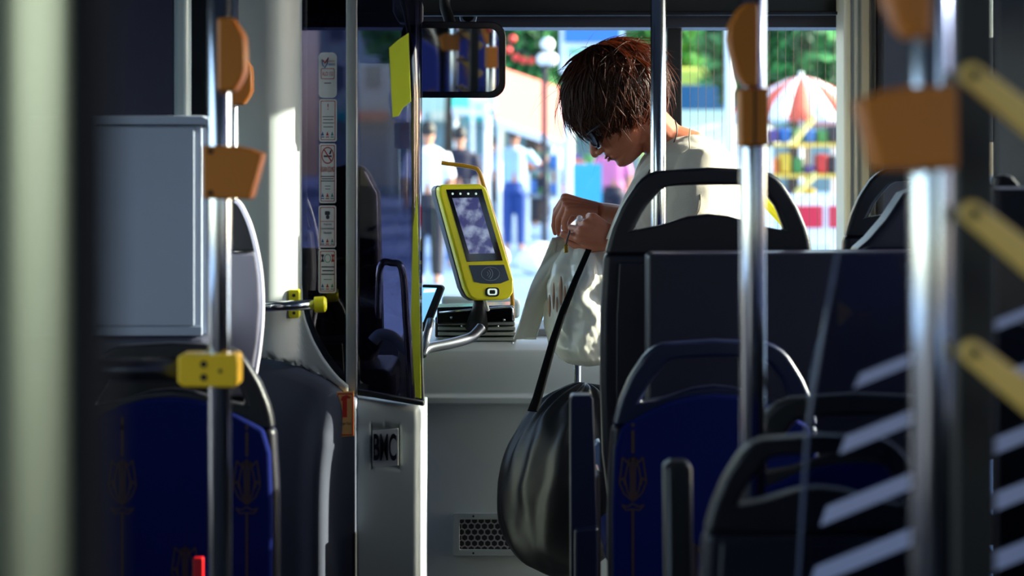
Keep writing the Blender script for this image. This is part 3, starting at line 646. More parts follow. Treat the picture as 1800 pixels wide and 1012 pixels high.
# armrest slabs
ar = MB().poly([(1003, 1010), (1002, 700), (1006, 695), (1038, 695), (1043, 700), (1050, 925), (1050, 1200), (1008, 1200)], 3.55, .05).build('armrest', NAVYP, bevel=.008, seg=3, label='upright navy armrest slab with rounded top before the black bag', cat='armrest')
MB().poly([(1010, 930), (1052, 926), (1052, 1250), (1010, 1250)], 3.53, .07).build('sleeve', NAVYP, ar, bevel=.006)
MB().box((P(1010, 0, 3.55).x, 3.55, 0), (P(1048, 0, 3.55).x, 3.60, P(0, 1180, 3.55).z)).build('foot', BLACK, ar)
MB().poly([(1044, 838), (1056, 833), (1057, 1300), (1046, 1300)], 3.66, .13).build('side_casing', mat('brown_plastic', (70, 56, 62), .5), label='brownish seat base casing beside the navy armrest', cat='base', bevel=.006)
MB().poly([(1042, 830), (1043, 785), (1050, 776), (1056, 776), (1056, 832)], 3.90, .05).build('bluish_bottle', mat('pale_blue_plastic', (130, 150, 190), .2), bpy.data.objects['passenger_seat.002'], label='small pale bluish bottle at the seat edge', bevel=.005)  # small bottle, attached to the seat as one of its parts
MB().poly([(1172, 1200), (1168, 822), (1174, 812), (1212, 812), (1218, 824), (1222, 1200)], 2.75, .045).build('armrest', BLACK, bevel=.010, seg=3, label='black upright armrest slab before the right blue seat', cat='armrest')
MB().box((P(1175, 0, 2.78).x, 2.76, 0), (P(1215, 0, 2.78).x, 2.79, P(0, 1190, 2.76).z)).build('foot', BLACK, bpy.data.objects['armrest.001'])

# left: white cabinet, ledge, navy board, trim
cb = empty('cabinet', P(240, 590, 3.5), 'pale grey metal cabinet with a lid standing above the left seats', 'cabinet')
CABM = mat('cabinet_paint', (158, 168, 188), .38, var=.04)
Yc = 3.44
x0_, x1_ = P(-90, 0, Yc).x, P(355, 0, Yc).x
MB().box((x0_, Yc, P(0, 590, Yc).z), (x1_, Yc+.165, P(0, 221, Yc).z)).build('body', CABM, cb, bevel=.002)
MB().poly([(-92, 203), (355, 203), (366, 210), (366, 222), (358, 219), (-92, 219)], Yc-.012, .18).build('lid', CABM, cb, bevel=.002)
MB().pbox(-80, 224, 341, 572, Yc-.006, .006).build('front_panel', CABM, cb, bevel=.001)
MB().pbox(-80, 573.5, 355, 590, Yc-.004, .006).build('plinth_strip', CABM, cb, bevel=.001)
MB().box((x1_, Yc+.008, P(0, 588, Yc).z), (P(366, 0, Yc).x, Yc+.165, P(0, 222, Yc).z)).build('side_panel', CABM, cb, bevel=.002)
led = MB().poly([(-90, 592), (330, 592), (352, 594), (366, 600), (371, 612), (371, 660), (-90, 660)], 3.43, .18).build('wheel_housing', mat('housing_grey', (58, 60, 76), .45, bump=.3), bevel=.015, seg=3, label='dark rounded housing carrying the pale cabinet', cat='housing')
MB().box((P(-80, 0, 3.4).x, 3.50, 0), (P(352, 0, 3.4).x, 3.58, P(0, 655, 3.43).z)).build('housing_base', DARKP, led)
MB().box((XL+.01, 3.96, 0), (P(305, 0, 3.96).x, 4.0, ZC-.002)).build('wall_cab_rear', mat('navy_board2', (30, 32, 74), .45), kind='structure')
MB().pbox(304, -80, 331, 700, 3.94, .05).build('trim_5', mat('trim_grey', (176, 196, 206), .3), bevel=.012, seg=3, kind='structure')
MB().pbox(331, -80, 400, 1150, 4.12, .02).build('trim_6', mat('gap_black', (6, 6, 10), .5), kind='structure')
# small red tag low on the left seat
MB().poly(rrect(339, 980, 357, 1040, 3), 3.22, .012).build('seat_belt_buckle', mat('buckle_red', (200, 20, 24), .35), label='small red tab at the foot of the left blue seat', cat='tab', bevel=.002)

# ------------------------------------------------------------ striped glass screen, black post and yellow bars
sg_ = empty('glass_screen', P(1600, 1000, 2.15), 'slanted clear glass screen with frosted diagonal stripes', 'screen')
MB().poly([(1472, 442), (1420, 700), (1395, 1150), (1900, 1150), (1900, 442)], 2.15, .006).build('glass_pane', SCREENG, sg_)
MB().tube([P(1472, 442, 2.148), P(1448, 580, 2.148), P(1420, 750, 2.148), P(1396, 1150, 2.148)], .0022, 8).build('glass_edge', mat('edge_grey', (90, 96, 120), .2), sg_, smooth=True)
MB().box((P(1420, 0, 2.15).x, 2.13, .0), (P(1880, 0, 2.15).x, 2.17, P(0, 1150, 2.15).z+.01)).build('base_channel', BLACK, sg_)
FR = mat('frosted_stripe', (200, 200, 236), .6)
for xl, yl, h in ((1505, 668, 30), (1480, 780, 38), (1446, 905, 42), (1426, 1012, 46), (1405, 1125, 48)):
    def yy(x, off): return yl-(x-xl)*.375+off+(.03*(x-xl))*0
    hh = h
    MB().poly([(xl+8, yy(xl+8, -hh*.28)), (1900, yy(1900, -hh*.62)), (1900, yy(1900, hh*.05)), (xl-4, yy(xl-4, hh*.42))], 2.146, .0015).build('frosted_stripe', FR, sg_)
bp_ = MB().box((P(1680, 0, 1.72).x, 1.72, 0), (P(1752, 0, 1.72).x, 1.75, ZC-.002)).build('post', BLACK, label='wide black upright post with three yellow bars at the right', cat='post', bevel=.004)
for k, y in enumerate((131, 375, 620)):
    d = Vector((.78, .62)); n_ = Vector((-.62, .78)); r_ = 22
    pts = []
    for a in range(0, 13):
        an = math.radians(90+a*15); q = Vector((1711, y)) + (d*math.cos(an)+n_*math.sin(an))*r_*1.0; pts.append((q.x, q.y))
    for sgn in (-1, 1):
        q = Vector((1711, y))+d*230+n_*sgn*r_*1.35; pts.append((q.x, q.y))
    b_ = MB().poly(pts, 1.60, .012).build('yellow_bar', mat('bar_yellow', (255, 205, 110), .35), bp_, bevel=.004, seg=3, fix=True)
    MB().tube([P(1711, y, 1.596), P(1711, y, 1.604)], .0042, 14).build('rivet', BLACK, b_)
    MB().tube([P(1711, y, 1.606), P(1711, y, 1.73)], .006, 10).build('spacer', BLACK, b_)
MB().tube(smoothpath([P(1290, 322, 4.98), P(1330, 342, 4.98), P(1362, 372, 4.98), P(1392, 412, 4.98), P(1402, 470, 4.98), P(1404, 640, 4.98)]), .013, 14).build('hand_rail', LIME, smooth=True, label='curved yellow rail behind the grey seat handle', cat='rail')

# ------------------------------------------------------------ the woman
SKIN = mat('skin', (178, 104, 76), .5, var=.08, vs=60, bump=.1, bs=400)
SKIN.node_tree.nodes['Principled BSDF'].inputs['Subsurface Weight'].default_value = .12
SKIN.node_tree.nodes['Principled BSDF'].inputs['Subsurface Scale'].default_value = .01
KNIT = mat('cream_knit', (196, 186, 170), .85, var=.10, vs=400, bump=.8, bs=1100, sheen=.3)
HAIRM = mat('auburn_hair', (42, 17, 9), .45, var=.4, vs=90, spec=.35)
_n = HAIRM.node_tree; _t = _n.nodes.new('ShaderNodeBsdfTranslucent'); _t.inputs[0].default_value = (*lin((240, 150, 84)), 1)
_m = _n.nodes.new('ShaderNodeMixShader'); _m.inputs[0].default_value = .22
_n.links.new(_n.nodes['Principled BSDF'].outputs[0], _m.inputs[1]); _n.links.new(_t.outputs[0], _m.inputs[2]); _n.links.new(_m.outputs[0], _n.nodes['Material Output'].inputs[0])
WY = 4.62
fv = Vector((-.72, 0, -.694)).normalized(); uv = Vector((-.694, 0, .72)).normalized(); sv = Vector((0, -1, 0))   # sv: towards the camera (her left)
HO = P(1148, 250, WY); HS = 1.1
def hp(a, b, c): return HO + (fv*a + sv*b + uv*c)*HS
def interp(tab, c):
    if c <= tab[0][0]: return tab[0][1]
    for (c0, v0), (c1, v1) in zip(tab[:-1], tab[1:]):
        if c <= c1:
            t = (c-c0)/(c1-c0); t = t*t*(3-2*t)*.5+t*.5; return v0+(v1-v0)*t
    return tab[-1][1]
TF = [(0, .066), (.004, .080), (.012, .090), (.020, .0905), (.028, .086), (.036, .094), (.041, .0935), (.0445, .0915), (.049, .095), (.055, .0945), (.061, .089), (.075, .088), (.09, .084), (.104, .083), (.116, .093), (.125, .0955), (.145, .096), (.17, .086), (.19, .066), (.208, .036), (.22, .0)]
TB = [(0, .03), (.02, .01), (.04, -.02), (.06, -.055), (.09, -.085), (.13, -.098), (.165, -.094), (.19, -.075), (.21, -.045), (.22, -.012)]
TW = [(0, .018), (.01, .030), (.025, .042), (.05, .056), (.08, .068), (.11, .073), (.145, .075), (.175, .067), (.2, .045), (.214, .022), (.22, .005)]
head = MB(); NR, NS = 56, 40
rows = []
for i in range(NR+1):
    c = .22*i/NR; f_, b_, w_ = interp(TF, c), interp(TB, c), interp(TW, c)
    mid = (f_+b_)/2*.4+b_*.15+f_*.05; mid = b_+(f_-b_)*.42
    for k in range(NS):
        th = 2*math.pi*k/NS; cs, sn = math.cos(th), math.sin(th)
        if cs > 0: a = mid+(f_-mid)*abs(cs)**.85; bb = w_*math.copysign(abs(sn)**.95, sn)*(1-.12*cs)
        else: a = mid-(mid-b_)*abs(cs)**.95; bb = w_*math.copysign(abs(sn)**.9, sn)
        # eye sockets
        ex = math.exp(-(((abs(bb)-.030)/.014)**2+((c-.101)/.011)**2))
        if cs > .2: a -= .007*ex
        # cheek bone
        ck = math.exp(-(((abs(bb)-.045)/.016)**2+((c-.078)/.014)**2))
        if cs > .1: a += .004*ck
        head.v.append(hp(a, bb, c))
for i in range(NR):
    for k in range(NS):
        a0 = i*NS+k; a1 = i*NS+(k+1) % NS; head.f.append((a0, a1, a1+NS, a0+NS))
head.f.append(tuple(range(NS-1, -1, -1))); head.f.append(tuple(NR*NS+k for k in range(NS)))
body = head
R3 = Matrix((fv, sv, uv)).transposed()
# nose
body.tube([hp(.080, 0, .106), hp(.093, 0, .092), hp(.104, 0, .078), hp(.108, 0, .070)], [.006, .0085, .0105, .011], 10)
body.ball(hp(.108, 0, .069), (.0105, .0105, .0095), 12, 8, R3)
for q in (-1, 1):
    body.ball(hp(.098, q*.012, .066), (.0115, .007, .0075), 10, 8, R3)
    body.ball(hp(-.012, q*.075, .088), (.016, .006, .030), 12, 8, R3)     # ears
    body.ball(hp(.004, q*.030, .03), (.03, .014, .02), 10, 8, R3)
body.ball(hp(.084, 0, .037), (.012, .020, .006), 12, 8, R3); body.ball(hp(.085, 0, .050), (.012, .021, .0055), 12, 8, R3)
# neck and torso core
nk = [hp(.0, 0, .055), hp(-.02, 0, .02), P(1168, 252, WY), P(1192, 262, WY), P(1205, 300, WY)]
body.tube(nk, [.052, .053, .056, .066, .085], 20)
body.tube([P(1200, 265, WY), P(1205, 330, WY), P(1215, 430, WY+.01), P(1222, 520, WY+.01), P(1232, 600, WY+.01), P(1238, 660, WY+.02)], [.075, .10, .105, .10, .115, .12], 20)
def limb(pts, rs, n=14): 
    body.tube(smoothpath(pts, 5), [rs[min(int(i/5), len(rs)-2)]+(rs[min(int(i/5)+1, len(rs)-1)]-rs[min(int(i/5), len(rs)-2)])*((i % 5)/5 if i < 5*(len(rs)-1) else 1) for i in range(5*(len(pts)-1)+1)], n)
nw = P(1081, 421, 4.45); fw = P(1048, 371, 4.66)
limb([P(1235, 295, 4.46), P(1212, 390, 4.42), P(1195, 462, 4.42)], [.045, .042, .036])
limb([P(1195, 462, 4.42), P(1140, 442, 4.43), nw], [.037, .034, .024])
limb([P(1195, 300, 4.78), P(1165, 370, 4.82), P(1135, 415, 4.82)], [.045, .042, .036])
limb([P(1135, 415, 4.82), P(1095, 385, 4.75), fw], [.037, .033, .0215])
def hand(wrist, X, Z, curls, thumb, size=1.0, spread=4):
    X = Vector(X).normalized(); Z = Vector(Z); Z = (Z-X*Z.dot(X)).normalized(); Yv = Z.cross(X)   # Yv: across, thumb side +
    if hand.flip: Yv = -Yv
    pl = .080*size
    for k, o_ in enumerate((.030, .010, -.010, -.029)):
        kn = wrist+X*(pl-(0, -.002, .003, .012)[k])+Yv*o_*size
        body.tube([wrist+Yv*o_*.45+Z*.0, (wrist+kn)/2+Yv*o_*.1+Z*.002, kn+Z*.002], [.017, .0145, .0125], 10, flat=1)
        body.ball(kn+Z*.002, .0118*size, 10, 8)
        L = [(.040, .025, .019), (.044, .029, .020), (.041, .026, .020), (.032, .019, .018)][k]
        c = curls[k]; p = kn; ang = 0; pts = [p]; 
        for j in range(3):
            ang += math.radians(c[j])
            d = X*math.cos(ang)-Z*math.sin(ang)
            d = (d+Yv*math.tan(math.radians(spread))*(1.5-k)/1.5*.5).normalized()
            p = p+d*L[j]*size; pts.append(p)
        body.tube(pts, [.0100*size, .0092*size, .0082*size, .0066*size], 10)
        for q, r_ in zip(pts[1:], (.0094, .0083, .0066)): body.ball(q, r_*size, 10, 8)
    t0 = wrist+X*.022*size+Yv*.022*size-Z*.006; pts = [t0]
    for (dx, dy, dz), l in zip(thumb, (.036, .030, .024)):
        pts.append(pts[-1]+(X*dx+Yv*dy+Z*dz).normalized()*l*size)
    body.tube(pts, [.0155*size, .0125*size, .0105*size, .008*size], 10)
    for q, r_ in zip(pts, (.015, .0125, .0105, .008)): body.ball(q, r_*size, 10, 8)
    body.ball(wrist+X*.035*size-Z*.006, (.026, .014, .024), 12, 8)
hand.flip = False
# near hand: back to the camera, index at the top
hand(nw, (-.90, -.02, .36), (-.10, -1, .12), [(28, 62, 40), (62, 74, 35), (72, 78, 35), (78, 78, 35)], [(.85, .55, -.25), (.9, .15, -.35), (.9, -.1, -.35)], .98)
# far hand: drooping fingers
hand.flip = True
hand(fw, (-.93, -.06, .20), (-.15, -.45, .88), [(72, 22, 16), (76, 20, 14), (78, 22, 16), (82, 26, 18)], [(.55, .35, -.75), (.45, .0, -.9), (.3, -.1, -.95)], .98, 2)
# legs
for q in (-1, 1):
    limb([P(1238, 650, WY)+Vector((0, q*.09, 0)), P(1235, 900, WY)+Vector((-.02, q*.09, 0)), P(1238, 1130, WY)+Vector((0, q*.09, .03))], [.085, .058, .042])
    body.tube([P(1238, 1155, WY)+Vector((.03, q*.09, 0)), P(1238, 1160, WY)+Vector((-.06, q*.09, -.005)), P(1238, 1162, WY)+Vector((-.14, q*.10, -.008))], [.035, .034, .02], 12)
bm_ = remeshed(body, .0028, 4, .5)
woman = empty('person', P(1238, 265+EYE*F/WY, WY), 'woman with short auburn hair, sunglasses and cream sweater looking down into her bag', 'person')
link('body', bm_, SKIN, woman, smooth=True)
# lips, eyes, brows
LIPM = mat('lip', (150, 62, 58), .4)
MB().ball(hp(.0955, 0, .0395), (.0055, .019, .0042), 12, 8, R3).ball(hp(.0965, 0, .0475), (.0050, .020, .0036), 12, 8, R3).build('lips', LIPM, woman, smooth=True)
for q in (-1, 1):
    MB().ball(hp(.071, q*.030, .100), .0105*HS, 12, 8).build('eye', mat('eye_white', (220, 215, 210), .2), woman, smooth=True)
    MB().tube([hp(.092, q*.016, .117), hp(.0935, q*.030, .120), hp(.082, q*.046, .116)], [.0025, .003, .0015], 6).build('eyebrow', HAIRM, woman, smooth=True)
# sunglasses
sgp = MB()
for q in (-1, 1):
    o_ = [hp(.0985-.014*(abs(w)/.06)**2, q*w if q > 0 else -w, c) for w, c in ((.008, .110), (.020, .117), (.045, .118), (.060, .112), (.060, .098), (.050, .084), (.032, .074), (.016, .080), (.008, .098))]
    sgp.prism(o_, -fv*.004)
sgp2 = sgp.build('sunglasses', mat('sun_lens', (8, 8, 14), .45, spec=.06), woman, fix=True)
fr_ = MB(); fr_.tube([hp(.0985, -.010, .108), hp(.1005, 0, .110), hp(.0985, .010, .108)], .002, 6)
for q in (-1, 1):
    fr_.tube([hp(.092, q*.058, .112), hp(.084, q*.068, .112), hp(.04, q*.078, .106), hp(-.02, q*.079, .1)], .0026, 8)
    fr_.tube([hp(.1000-.014*(abs(w)/.06)**2, q*w, c) for w, c in ((.010, .092), (.016, .084), (.032, .078), (.050, .084), (.060, .098))], .0016, 6)
fr_.build('frame', mat('glasses_metal', (46, 48, 58), .35, metal=.5), sgp2, smooth=True)
# hair: cap and strands
HC = (-.018, 0, .140); HR = (.113, .094, .103)
def hairp(d, k=1.0): return hp(HC[0]+HR[0]*d[0]*k, HR[1]*d[1]*k, HC[2]+HR[2]*d[2]*k)
def in_face(a, b, c):
    return (a > .050 and c < .150-.2*max(0, abs(b)-.03)) or (c < .085 and a > -.005+(.085-c)*-.3) or (c < .020)
cap = MB(); NU, NV = 80, 48
idx = {}
for i in range(NV+1):
    for k in range(NU):
        th = math.pi*i/NV; ph = 2*math.pi*k/NU
        d = Vector((math.sin(th)*math.cos(ph), math.sin(th)*math.sin(ph), math.cos(th)))
        kk = .99+.045*noise.noise(Vector((d.x*3, d.y*9, d.z*3)))+.03*noise.noise(d*6)
        cap.v.append(hairp(d, kk))
        idx[(i, k)] = (HC[0]+HR[0]*d.x, HR[1]*d.y, HC[2]+HR[2]*d.z)
for i in range(NV):
    for k in range(NU):
        k2 = (k+1) % NU; cs_ = [idx[(i, k)], idx[(i, k2)], idx[(i+1, k2)], idx[(i+1, k)]]
        if any(in_face(*c) for c in cs_): continue
        cap.f.append((i*NU+k, (i+1)*NU+k, (i+1)*NU+k2, i*NU+k2))
hair = cap.build('hair', HAIRM, woman, smooth=True, solid=.006)
wh = Vector((-.45, .1, .89)).normalized()
gl = Vector((Vector((0,0,-1)).dot(fv), Vector((0,0,-1)).dot(sv), Vector((0,0,-1)).dot(uv)))
def strands(n, r, length, lift, wob, seed):
    rnd = random.Random(seed); mb = MB(); c_ = 0
    while c_ < n:
        d = Vector((rnd.gauss(0, 1), rnd.gauss(0, 1), rnd.gauss(0, 1))).normalized()
        q = (HC[0]+HR[0]*d.x, HR[1]*d.y, HC[2]+HR[2]*d.z)
        if in_face(*q): continue
        c_ += 1; L = length*rnd.uniform(.5, 1.15); st = 7; p = d.copy(); rad = rnd.uniform(.97, 1.03); pts = [hairp(p, rad)]
        wv = Vector((rnd.gauss(0, wob), rnd.gauss(0, wob), rnd.gauss(0, wob))); lf = rnd.uniform(.0, lift)*(1 if rnd.random() > .1 else 2.2)
        cl = noise.noise_vector(d*4.5)*1.3
        for j in range(st):
            t_ = (p-wh*p.dot(wh)*1.0); t_ = (p*(p.dot(wh))-wh); t_ = t_-p*t_.dot(p)
            t_ = t_.normalized() if t_.length > 1e-4 else Vector((1, 0, 0))
            dirv = (t_ + gl*.35 + cl + wv).normalized(); dirv = dirv-p*dirv.dot(p)
            p = (p + dirv*(L/st/.1)).normalized(); rad += lf/st
            pts.append(hairp(p, rad))
        rr_ = r*rnd.uniform(.6, 1.2)
        mb.tube(pts, [rr_*.8, rr_, rr_, rr_*.95, rr_*.85, rr_*.7, rr_*.4, rr_*.08], 4, cap=False)
    return mb
strands(1000, .0032, .080, .10, .30, 1).build('hair_locks', HAIRM, hair, smooth=True, kind='stuff')
strands(2800, .0009, .088, .17, .42, 2).build('hair_strands', HAIRM, hair, smooth=True, kind='stuff')
strands(300, .0004, .11, .42, 1.0, 5).build('loose_hair', HAIRM, hair, smooth=True, kind='stuff')
# sweater
sw = MB()
sw.ball(P(1212, 292, WY), (.098, .165, .078), 24, 16)
sw.ball(P(1206, 345, WY), (.132, .172, .150), 24, 16)
sw.ball(P(1238, 300, WY), (.075, .14, .075), 24, 16)
sw.tube([P(1206, 340, WY), P(1212, 440, WY), P(1222, 530, WY), P(1236, 640, WY)], [.128, .128, .122, .138], 24)
sw.tube([P(1236, 282, 4.475), P(1222, 340, 4.43), P(1208, 400, 4.415), P(1196, 450, 4.415)], [.056, .062, .058, .050], 18)
sw.tube([P(1196, 290, 4.76), P(1172, 350, 4.82), P(1150, 395, 4.83)], [.056, .060, .050], 18)
swm = remeshed(sw, .006, 8, .5)
for v in swm.vertices:
    c = v.co; nn = v.normal
    w_ = .0035*noise.noise(Vector((c.x*22, c.y*22, c.z*11)))+.0022*noise.noise(Vector((c.x*50, c.y*40, c.z*30)))
    v.co = c+nn*w_
sweater = link('sweater', swm, KNIT, woman, smooth=True)
sm_ = MB(); sm_.tube(smoothpath([P(1213, 226, 4.49), P(1212, 255, 4.455), P(1222, 300, 4.405), P(1231, 340, 4.372), P(1228, 372, 4.355), P(1205, 400, 4.352)], 5), .0016, 6)
sm_.build('sleeve_seam', mat('seam', (150, 138, 120), .8), sweater, smooth=True)
# trousers and shoes
tr = MB()
tr.ball(P(1238, 655, WY), (.145, .175, .12), 20, 12)
for q in (-1, 1): tr.tube([P(1238, 660, WY)+Vector((0, q*.09, 0)), P(1235, 900, WY)+Vector((-.02, q*.09, 0)), P(1238, 1110, WY)+Vector((0, q*.09, 0))], [.10, .08, .065], 18)
link('trousers', remeshed(tr, .012, 4), mat('dark_trousers', (22, 22, 30), .8), woman, smooth=True)
fz = 265+EYE*F/WY
for q in (-1, 1): MB().box((P(1238, 0, WY).x-.17, WY+q*.09-.042, .003), (P(1238, 0, WY).x+.055, WY+q*.09+.042, .075)).build('shoe', BLACK, woman, bevel=.03, seg=4)
# watch, ring, necklace
wd = (P(1140, 442, 4.43)-nw).normalized()
MB().tube([nw+wd*.004, nw+wd*.026], .031, 20).build('wrist_band', BLACK, woman, bevel=.003)
MB().ball(P(1019, 384, 4.43), .0075, 12, 8).build('ring', mat('pearl', (225, 200, 200), .25), woman, smooth=True)
MB().tube(smoothpath([P(1187, 212, 4.56), P(1190, 232, 4.545), P(1182, 258, 4.54), P(1172, 285, 4.53)], 5), .0016, 6).build('necklace', BLACK, woman, smooth=True)
bc = MB(); bc.tube(smoothpath([P(1143, 298, 4.42), P(1131, 325, 4.415), P(1117, 355, 4.41), P(1103, 385, 4.405)], 5), .002, 6)
for x, y in ((1129, 330), (1117, 355), (1108, 374)): bc.ball(P(x, y, 4.41), .004, 8, 6)
bc.build('beaded_cord', BLACK, woman, smooth=True)

# white bag
bagm = mat('white_vinyl', (214, 212, 200), .22, var=.06, vs=25, coat=.3)
wb = empty('white_bag', P(1020, 640, 4.5), 'crinkled white vinyl bag hanging open from her hands', 'bag')
BY = 4.50
wid = [(424, 1022, 22), (440, 1022, 40), (465, 1022, 54), (500, 1024, 63), (540, 1026, 66), (580, 1028, 66), (610, 1030, 62), (628, 1032, 50), (638, 1033, 34), (643, 1034, 6)]
def bagf(u, v):
    y = 424+v*219; k = [w for w in wid]; 
    cxx = interp([(a, b) for a, b, c in k], y); hw = interp([(a, c) for a, b, c in k], y)
    an = 2*math.pi*u; fold = 1+.10*(1-v*.6)*math.sin(an*7+3*noise.noise(Vector((u*3, v*4, 1))))+.05*noise.noise(Vector((math.cos(an)*3, math.sin(an)*3, v*9)))+.03*noise.noise(Vector((math.cos(an)*9, math.sin(an)*9, v*20)))
    x = P(cxx, y, BY).x+hw*BY/F*math.cos(an)*fold; Yy = BY+.075*(hw/66)*math.sin(an)*fold
    return Vector((x, Yy, P(0, y, BY).z))
MB().sheet(bagf, 120, 70).build('bag_body', bagm, wb, smooth=True, solid=.002)
def flap(u, v):
    y = 418+v*178; xl = 972-70*v**.85; w_ = 26+16*v
    x = xl+w_*u+2*math.sin(v*9+u*2); return P(x, y, BY-.02+.012*math.sin(u*3.1+v*7)+.02*u)
MB().sheet(flap, 14, 50).build('flap', bagm, wb, smooth=True, solid=.004)
def flap2(u, v):
    y = 412+v*26; xl = 974; w_ = 50; return P(xl+w_*u, y-18*u+6, BY-.01+.02*math.sin(u*6))
MB().sheet(flap2, 14, 8).build('bag_mouth', bagm, wb, smooth=True, solid=.004)
MB().tube(smoothpath([P(1002, 405, 4.42), P(998, 418, 4.42), P(995, 431, 4.415)], 4), .0022, 6).build('zip_cord', BLACK, wb, smooth=True)
MB().box(P(991.5, 444, 4.415)-Vector((0, .003, 0)), P(998.5, 430, 4.415)+Vector((0, .003, 0))).build('zip_pull', mat('brass', (220, 180, 70), .25, metal=.9), wb, bevel=.001)
rb = random.Random(4); pr = MB()
for x, y, w_, h in ((966, 522, 3, 20), (973, 505, 2.5, 24), (979, 520, 2, 14), (986, 496, 3.5, 26), (993, 506, 2.5, 20)):
    pr.ball(P(x, y+15, 4.43), (w_*.0013, .004, h*.0013), 10, 8)
pr.build('brown_print', mat('brown_print', (178, 140, 116), .5), wb, smooth=True, kind='stuff')
# shoulder strap of white bag
st = MB()
def strapf(u, v):
    pts = [(1140, 288), (1112, 318), (1094, 352), (1078, 388), (1066, 420)]
    i = min(int(v*4), 3); t = v*4-i; x = pts[i][0]+(pts[i+1][0]-pts[i][0])*t; y = pts[i][1]+(pts[i+1][1]-pts[i][1])*t
    return P(x+u*24, y+u*3, 4.43-.006*math.sin(math.pi*u))
st.sheet(strapf, 6, 24).build('shoulder_strap', mat('white_strap', (205, 198, 188), .5), wb, smooth=True, solid=.004)
# black bag with strap
kb = empty('black_bag', P(1000, 1000, 4.5), 'large black quilted bag hanging from a long black strap', 'bag')
kc = P(1008, 842, 4.48)
def kbag(u, v):
    th = math.pi*v; ph = 2*math.pi*u
    d = Vector((math.sin(th)*math.cos(ph), math.sin(th)*math.sin(ph), math.cos(th)))
    tap = 1-.06*max(0, d.z)**1.2
    fold = 1+.035*math.sin(th)*math.sin(ph*16+2*noise.noise(d*3))*max(.15, d.z*.5+.5)+.05*noise.noise(Vector((d.x*2.5, d.y*2.5, d.z*1.2)))
    x = d.x*.176*tap*fold; y = d.y*.125*tap*fold; z = d.z*.222*fold
    x += .03*d.z
    return kc+Vector((x, y, z))
MB().sheet(kbag, 160, 70).build('bag_body', mat('black_nylon', (8, 8, 14), .42, var=.15, spec=.5), kb, smooth=True)
sp_ = [(1035, 437), (1012, 490), (990, 545), (972, 600), (958, 650), (944, 700), (936, 722)]
def kst(u, v):
    i = min(int(v*6), 5); t = v*6-i; x = sp_[i][0]+(sp_[i+1][0]-sp_[i][0])*t; y = sp_[i][1]+(sp_[i+1][1]-sp_[i][1])*t
    w_ = 9+9*v; return P(x-w_/2+w_*u, y+u*2, 4.405-.002*math.sin(math.pi*u))
MB().sheet(kst, 4, 40).build('strap', mat('black_webbing', (5, 5, 9), .9, spec=.1), kb, smooth=True, solid=.003)

# ------------------------------------------------------------ outside: street, market, people, trees, buildings
ASPH = mat('street_paving', (112, 140, 178), .7, var=.12, vs=1.2)
MB().box((-40, 5.6, STREET-.05), (45, 110, STREET)).build('road', ASPH, kind='structure')
MB().box((-30, -12, STREET-.05), (45, 5.6, STREET-.01)).build('pavement', ASPH, kind='structure')
def Q(px, py, d): return P(px, py, d)
def pedestrian(px, d, shirt, trous, h=1.74, label='', hairc=(30, 24, 22), lean=0, arm=0, turn=math.pi):
    x = P(px, 0, d).x; b = Vector((x, d, STREET)); s_ = h/1.74
    e = empty('person', b, label, 'person', 'people out in the street')
    f = lambda a, c, z: b+Vector((a*math.cos(turn)-c*math.sin(turn), a*math.sin(turn)+c*math.cos(turn), z))*s_
    bd = MB()
    bd.ball(f(0, 0, 1.62), (.078, .095, .115), 12, 10); bd.tube([f(0, 0, 1.56), f(0, 0, 1.44)], [.05, .055], 10)
    for q in (-1, 1):
        if q == arm: ap = [f(q*.19, 0, 1.40), f(q*.34, -.05, 1.22), f(q*.46, -.12, 1.34)]
        else: ap = [f(q*.19, 0, 1.40), f(q*.25, .02, 1.12), f(q*.23, -.08, .88)]
        bd.tube(ap, [.05, .042, .03], 8); bd.ball(ap[-1]+Vector((0, 0, -.04)), (.03, .04, .06), 8, 6)
        bd.tube([f(q*.09, 0, .9), f(q*.10, -.02, .48), f(q*.10, .02, .08)], [.075, .055, .04], 8)
        bd.ball(f(q*.10, -.06, .045), (.05, .12, .045), 8, 6)
    bd.tube([f(0, 0, 1.44), f(0, 0, 1.2), f(0, 0, .9)], [.12, .12, .12], 10)
    link('body', remeshed(bd, .018, 2), mat('street_skin', (190, 130, 100), .6), e, smooth=True)
    sh = MB(); sh.tube([f(0, 0, 1.48), f(0, 0, 1.42), f(0, 0, 1.2), f(0, 0, .98), f(0, 0, .86)], [.09, .185, .18, .165, .175], 14, flat=.68, up=(0, 1, 0))
    for q in (-1, 1):
        if q == arm: ap = [f(q*.17, 0, 1.40), f(q*.33, -.05, 1.23)]
        else: ap = [f(q*.17, 0, 1.40), f(q*.25, .02, 1.14)]
        sh.tube(ap, [.075, .06], 10)
    link('shirt', remeshed(sh, .02, 2), shirt, e, smooth=True)
    tt = MB(); tt.tube([f(0, 0, .98), f(0, 0, .82)], [.16, .17], 12)
    for q in (-1, 1): tt.tube([f(q*.09, 0, .86), f(q*.10, -.02, .48), f(q*.10, .02, .1)], [.10, .08, .065], 10)
    link('trousers', remeshed(tt, .02, 2), trous, e, smooth=True)
    MB().ball(f(0, .015, 1.66), (.088, .10, .10), 12, 8).build('hair', mat('street_hair%d' % sum(hairc), hairc, .6), e, smooth=True)
WS = mat('white_cotton', (235, 240, 245), .8); DS = mat('dark_cotton', (30, 28, 48), .8); LB = mat('light_blue_cotton', (170, 205, 235), .8)
JN = mat('blue_denim', (40, 70, 140), .8); PK = mat('pink_cotton', (220, 120, 170), .8); PL = mat('purple_cotton', (110, 90, 150), .8); BK = mat('dark_cloth', (34, 32, 44), .8)
pedestrian(752, 21, WS, BK, 1.76, 'pedestrian in white shirt and dark trousers nearest the cab door')
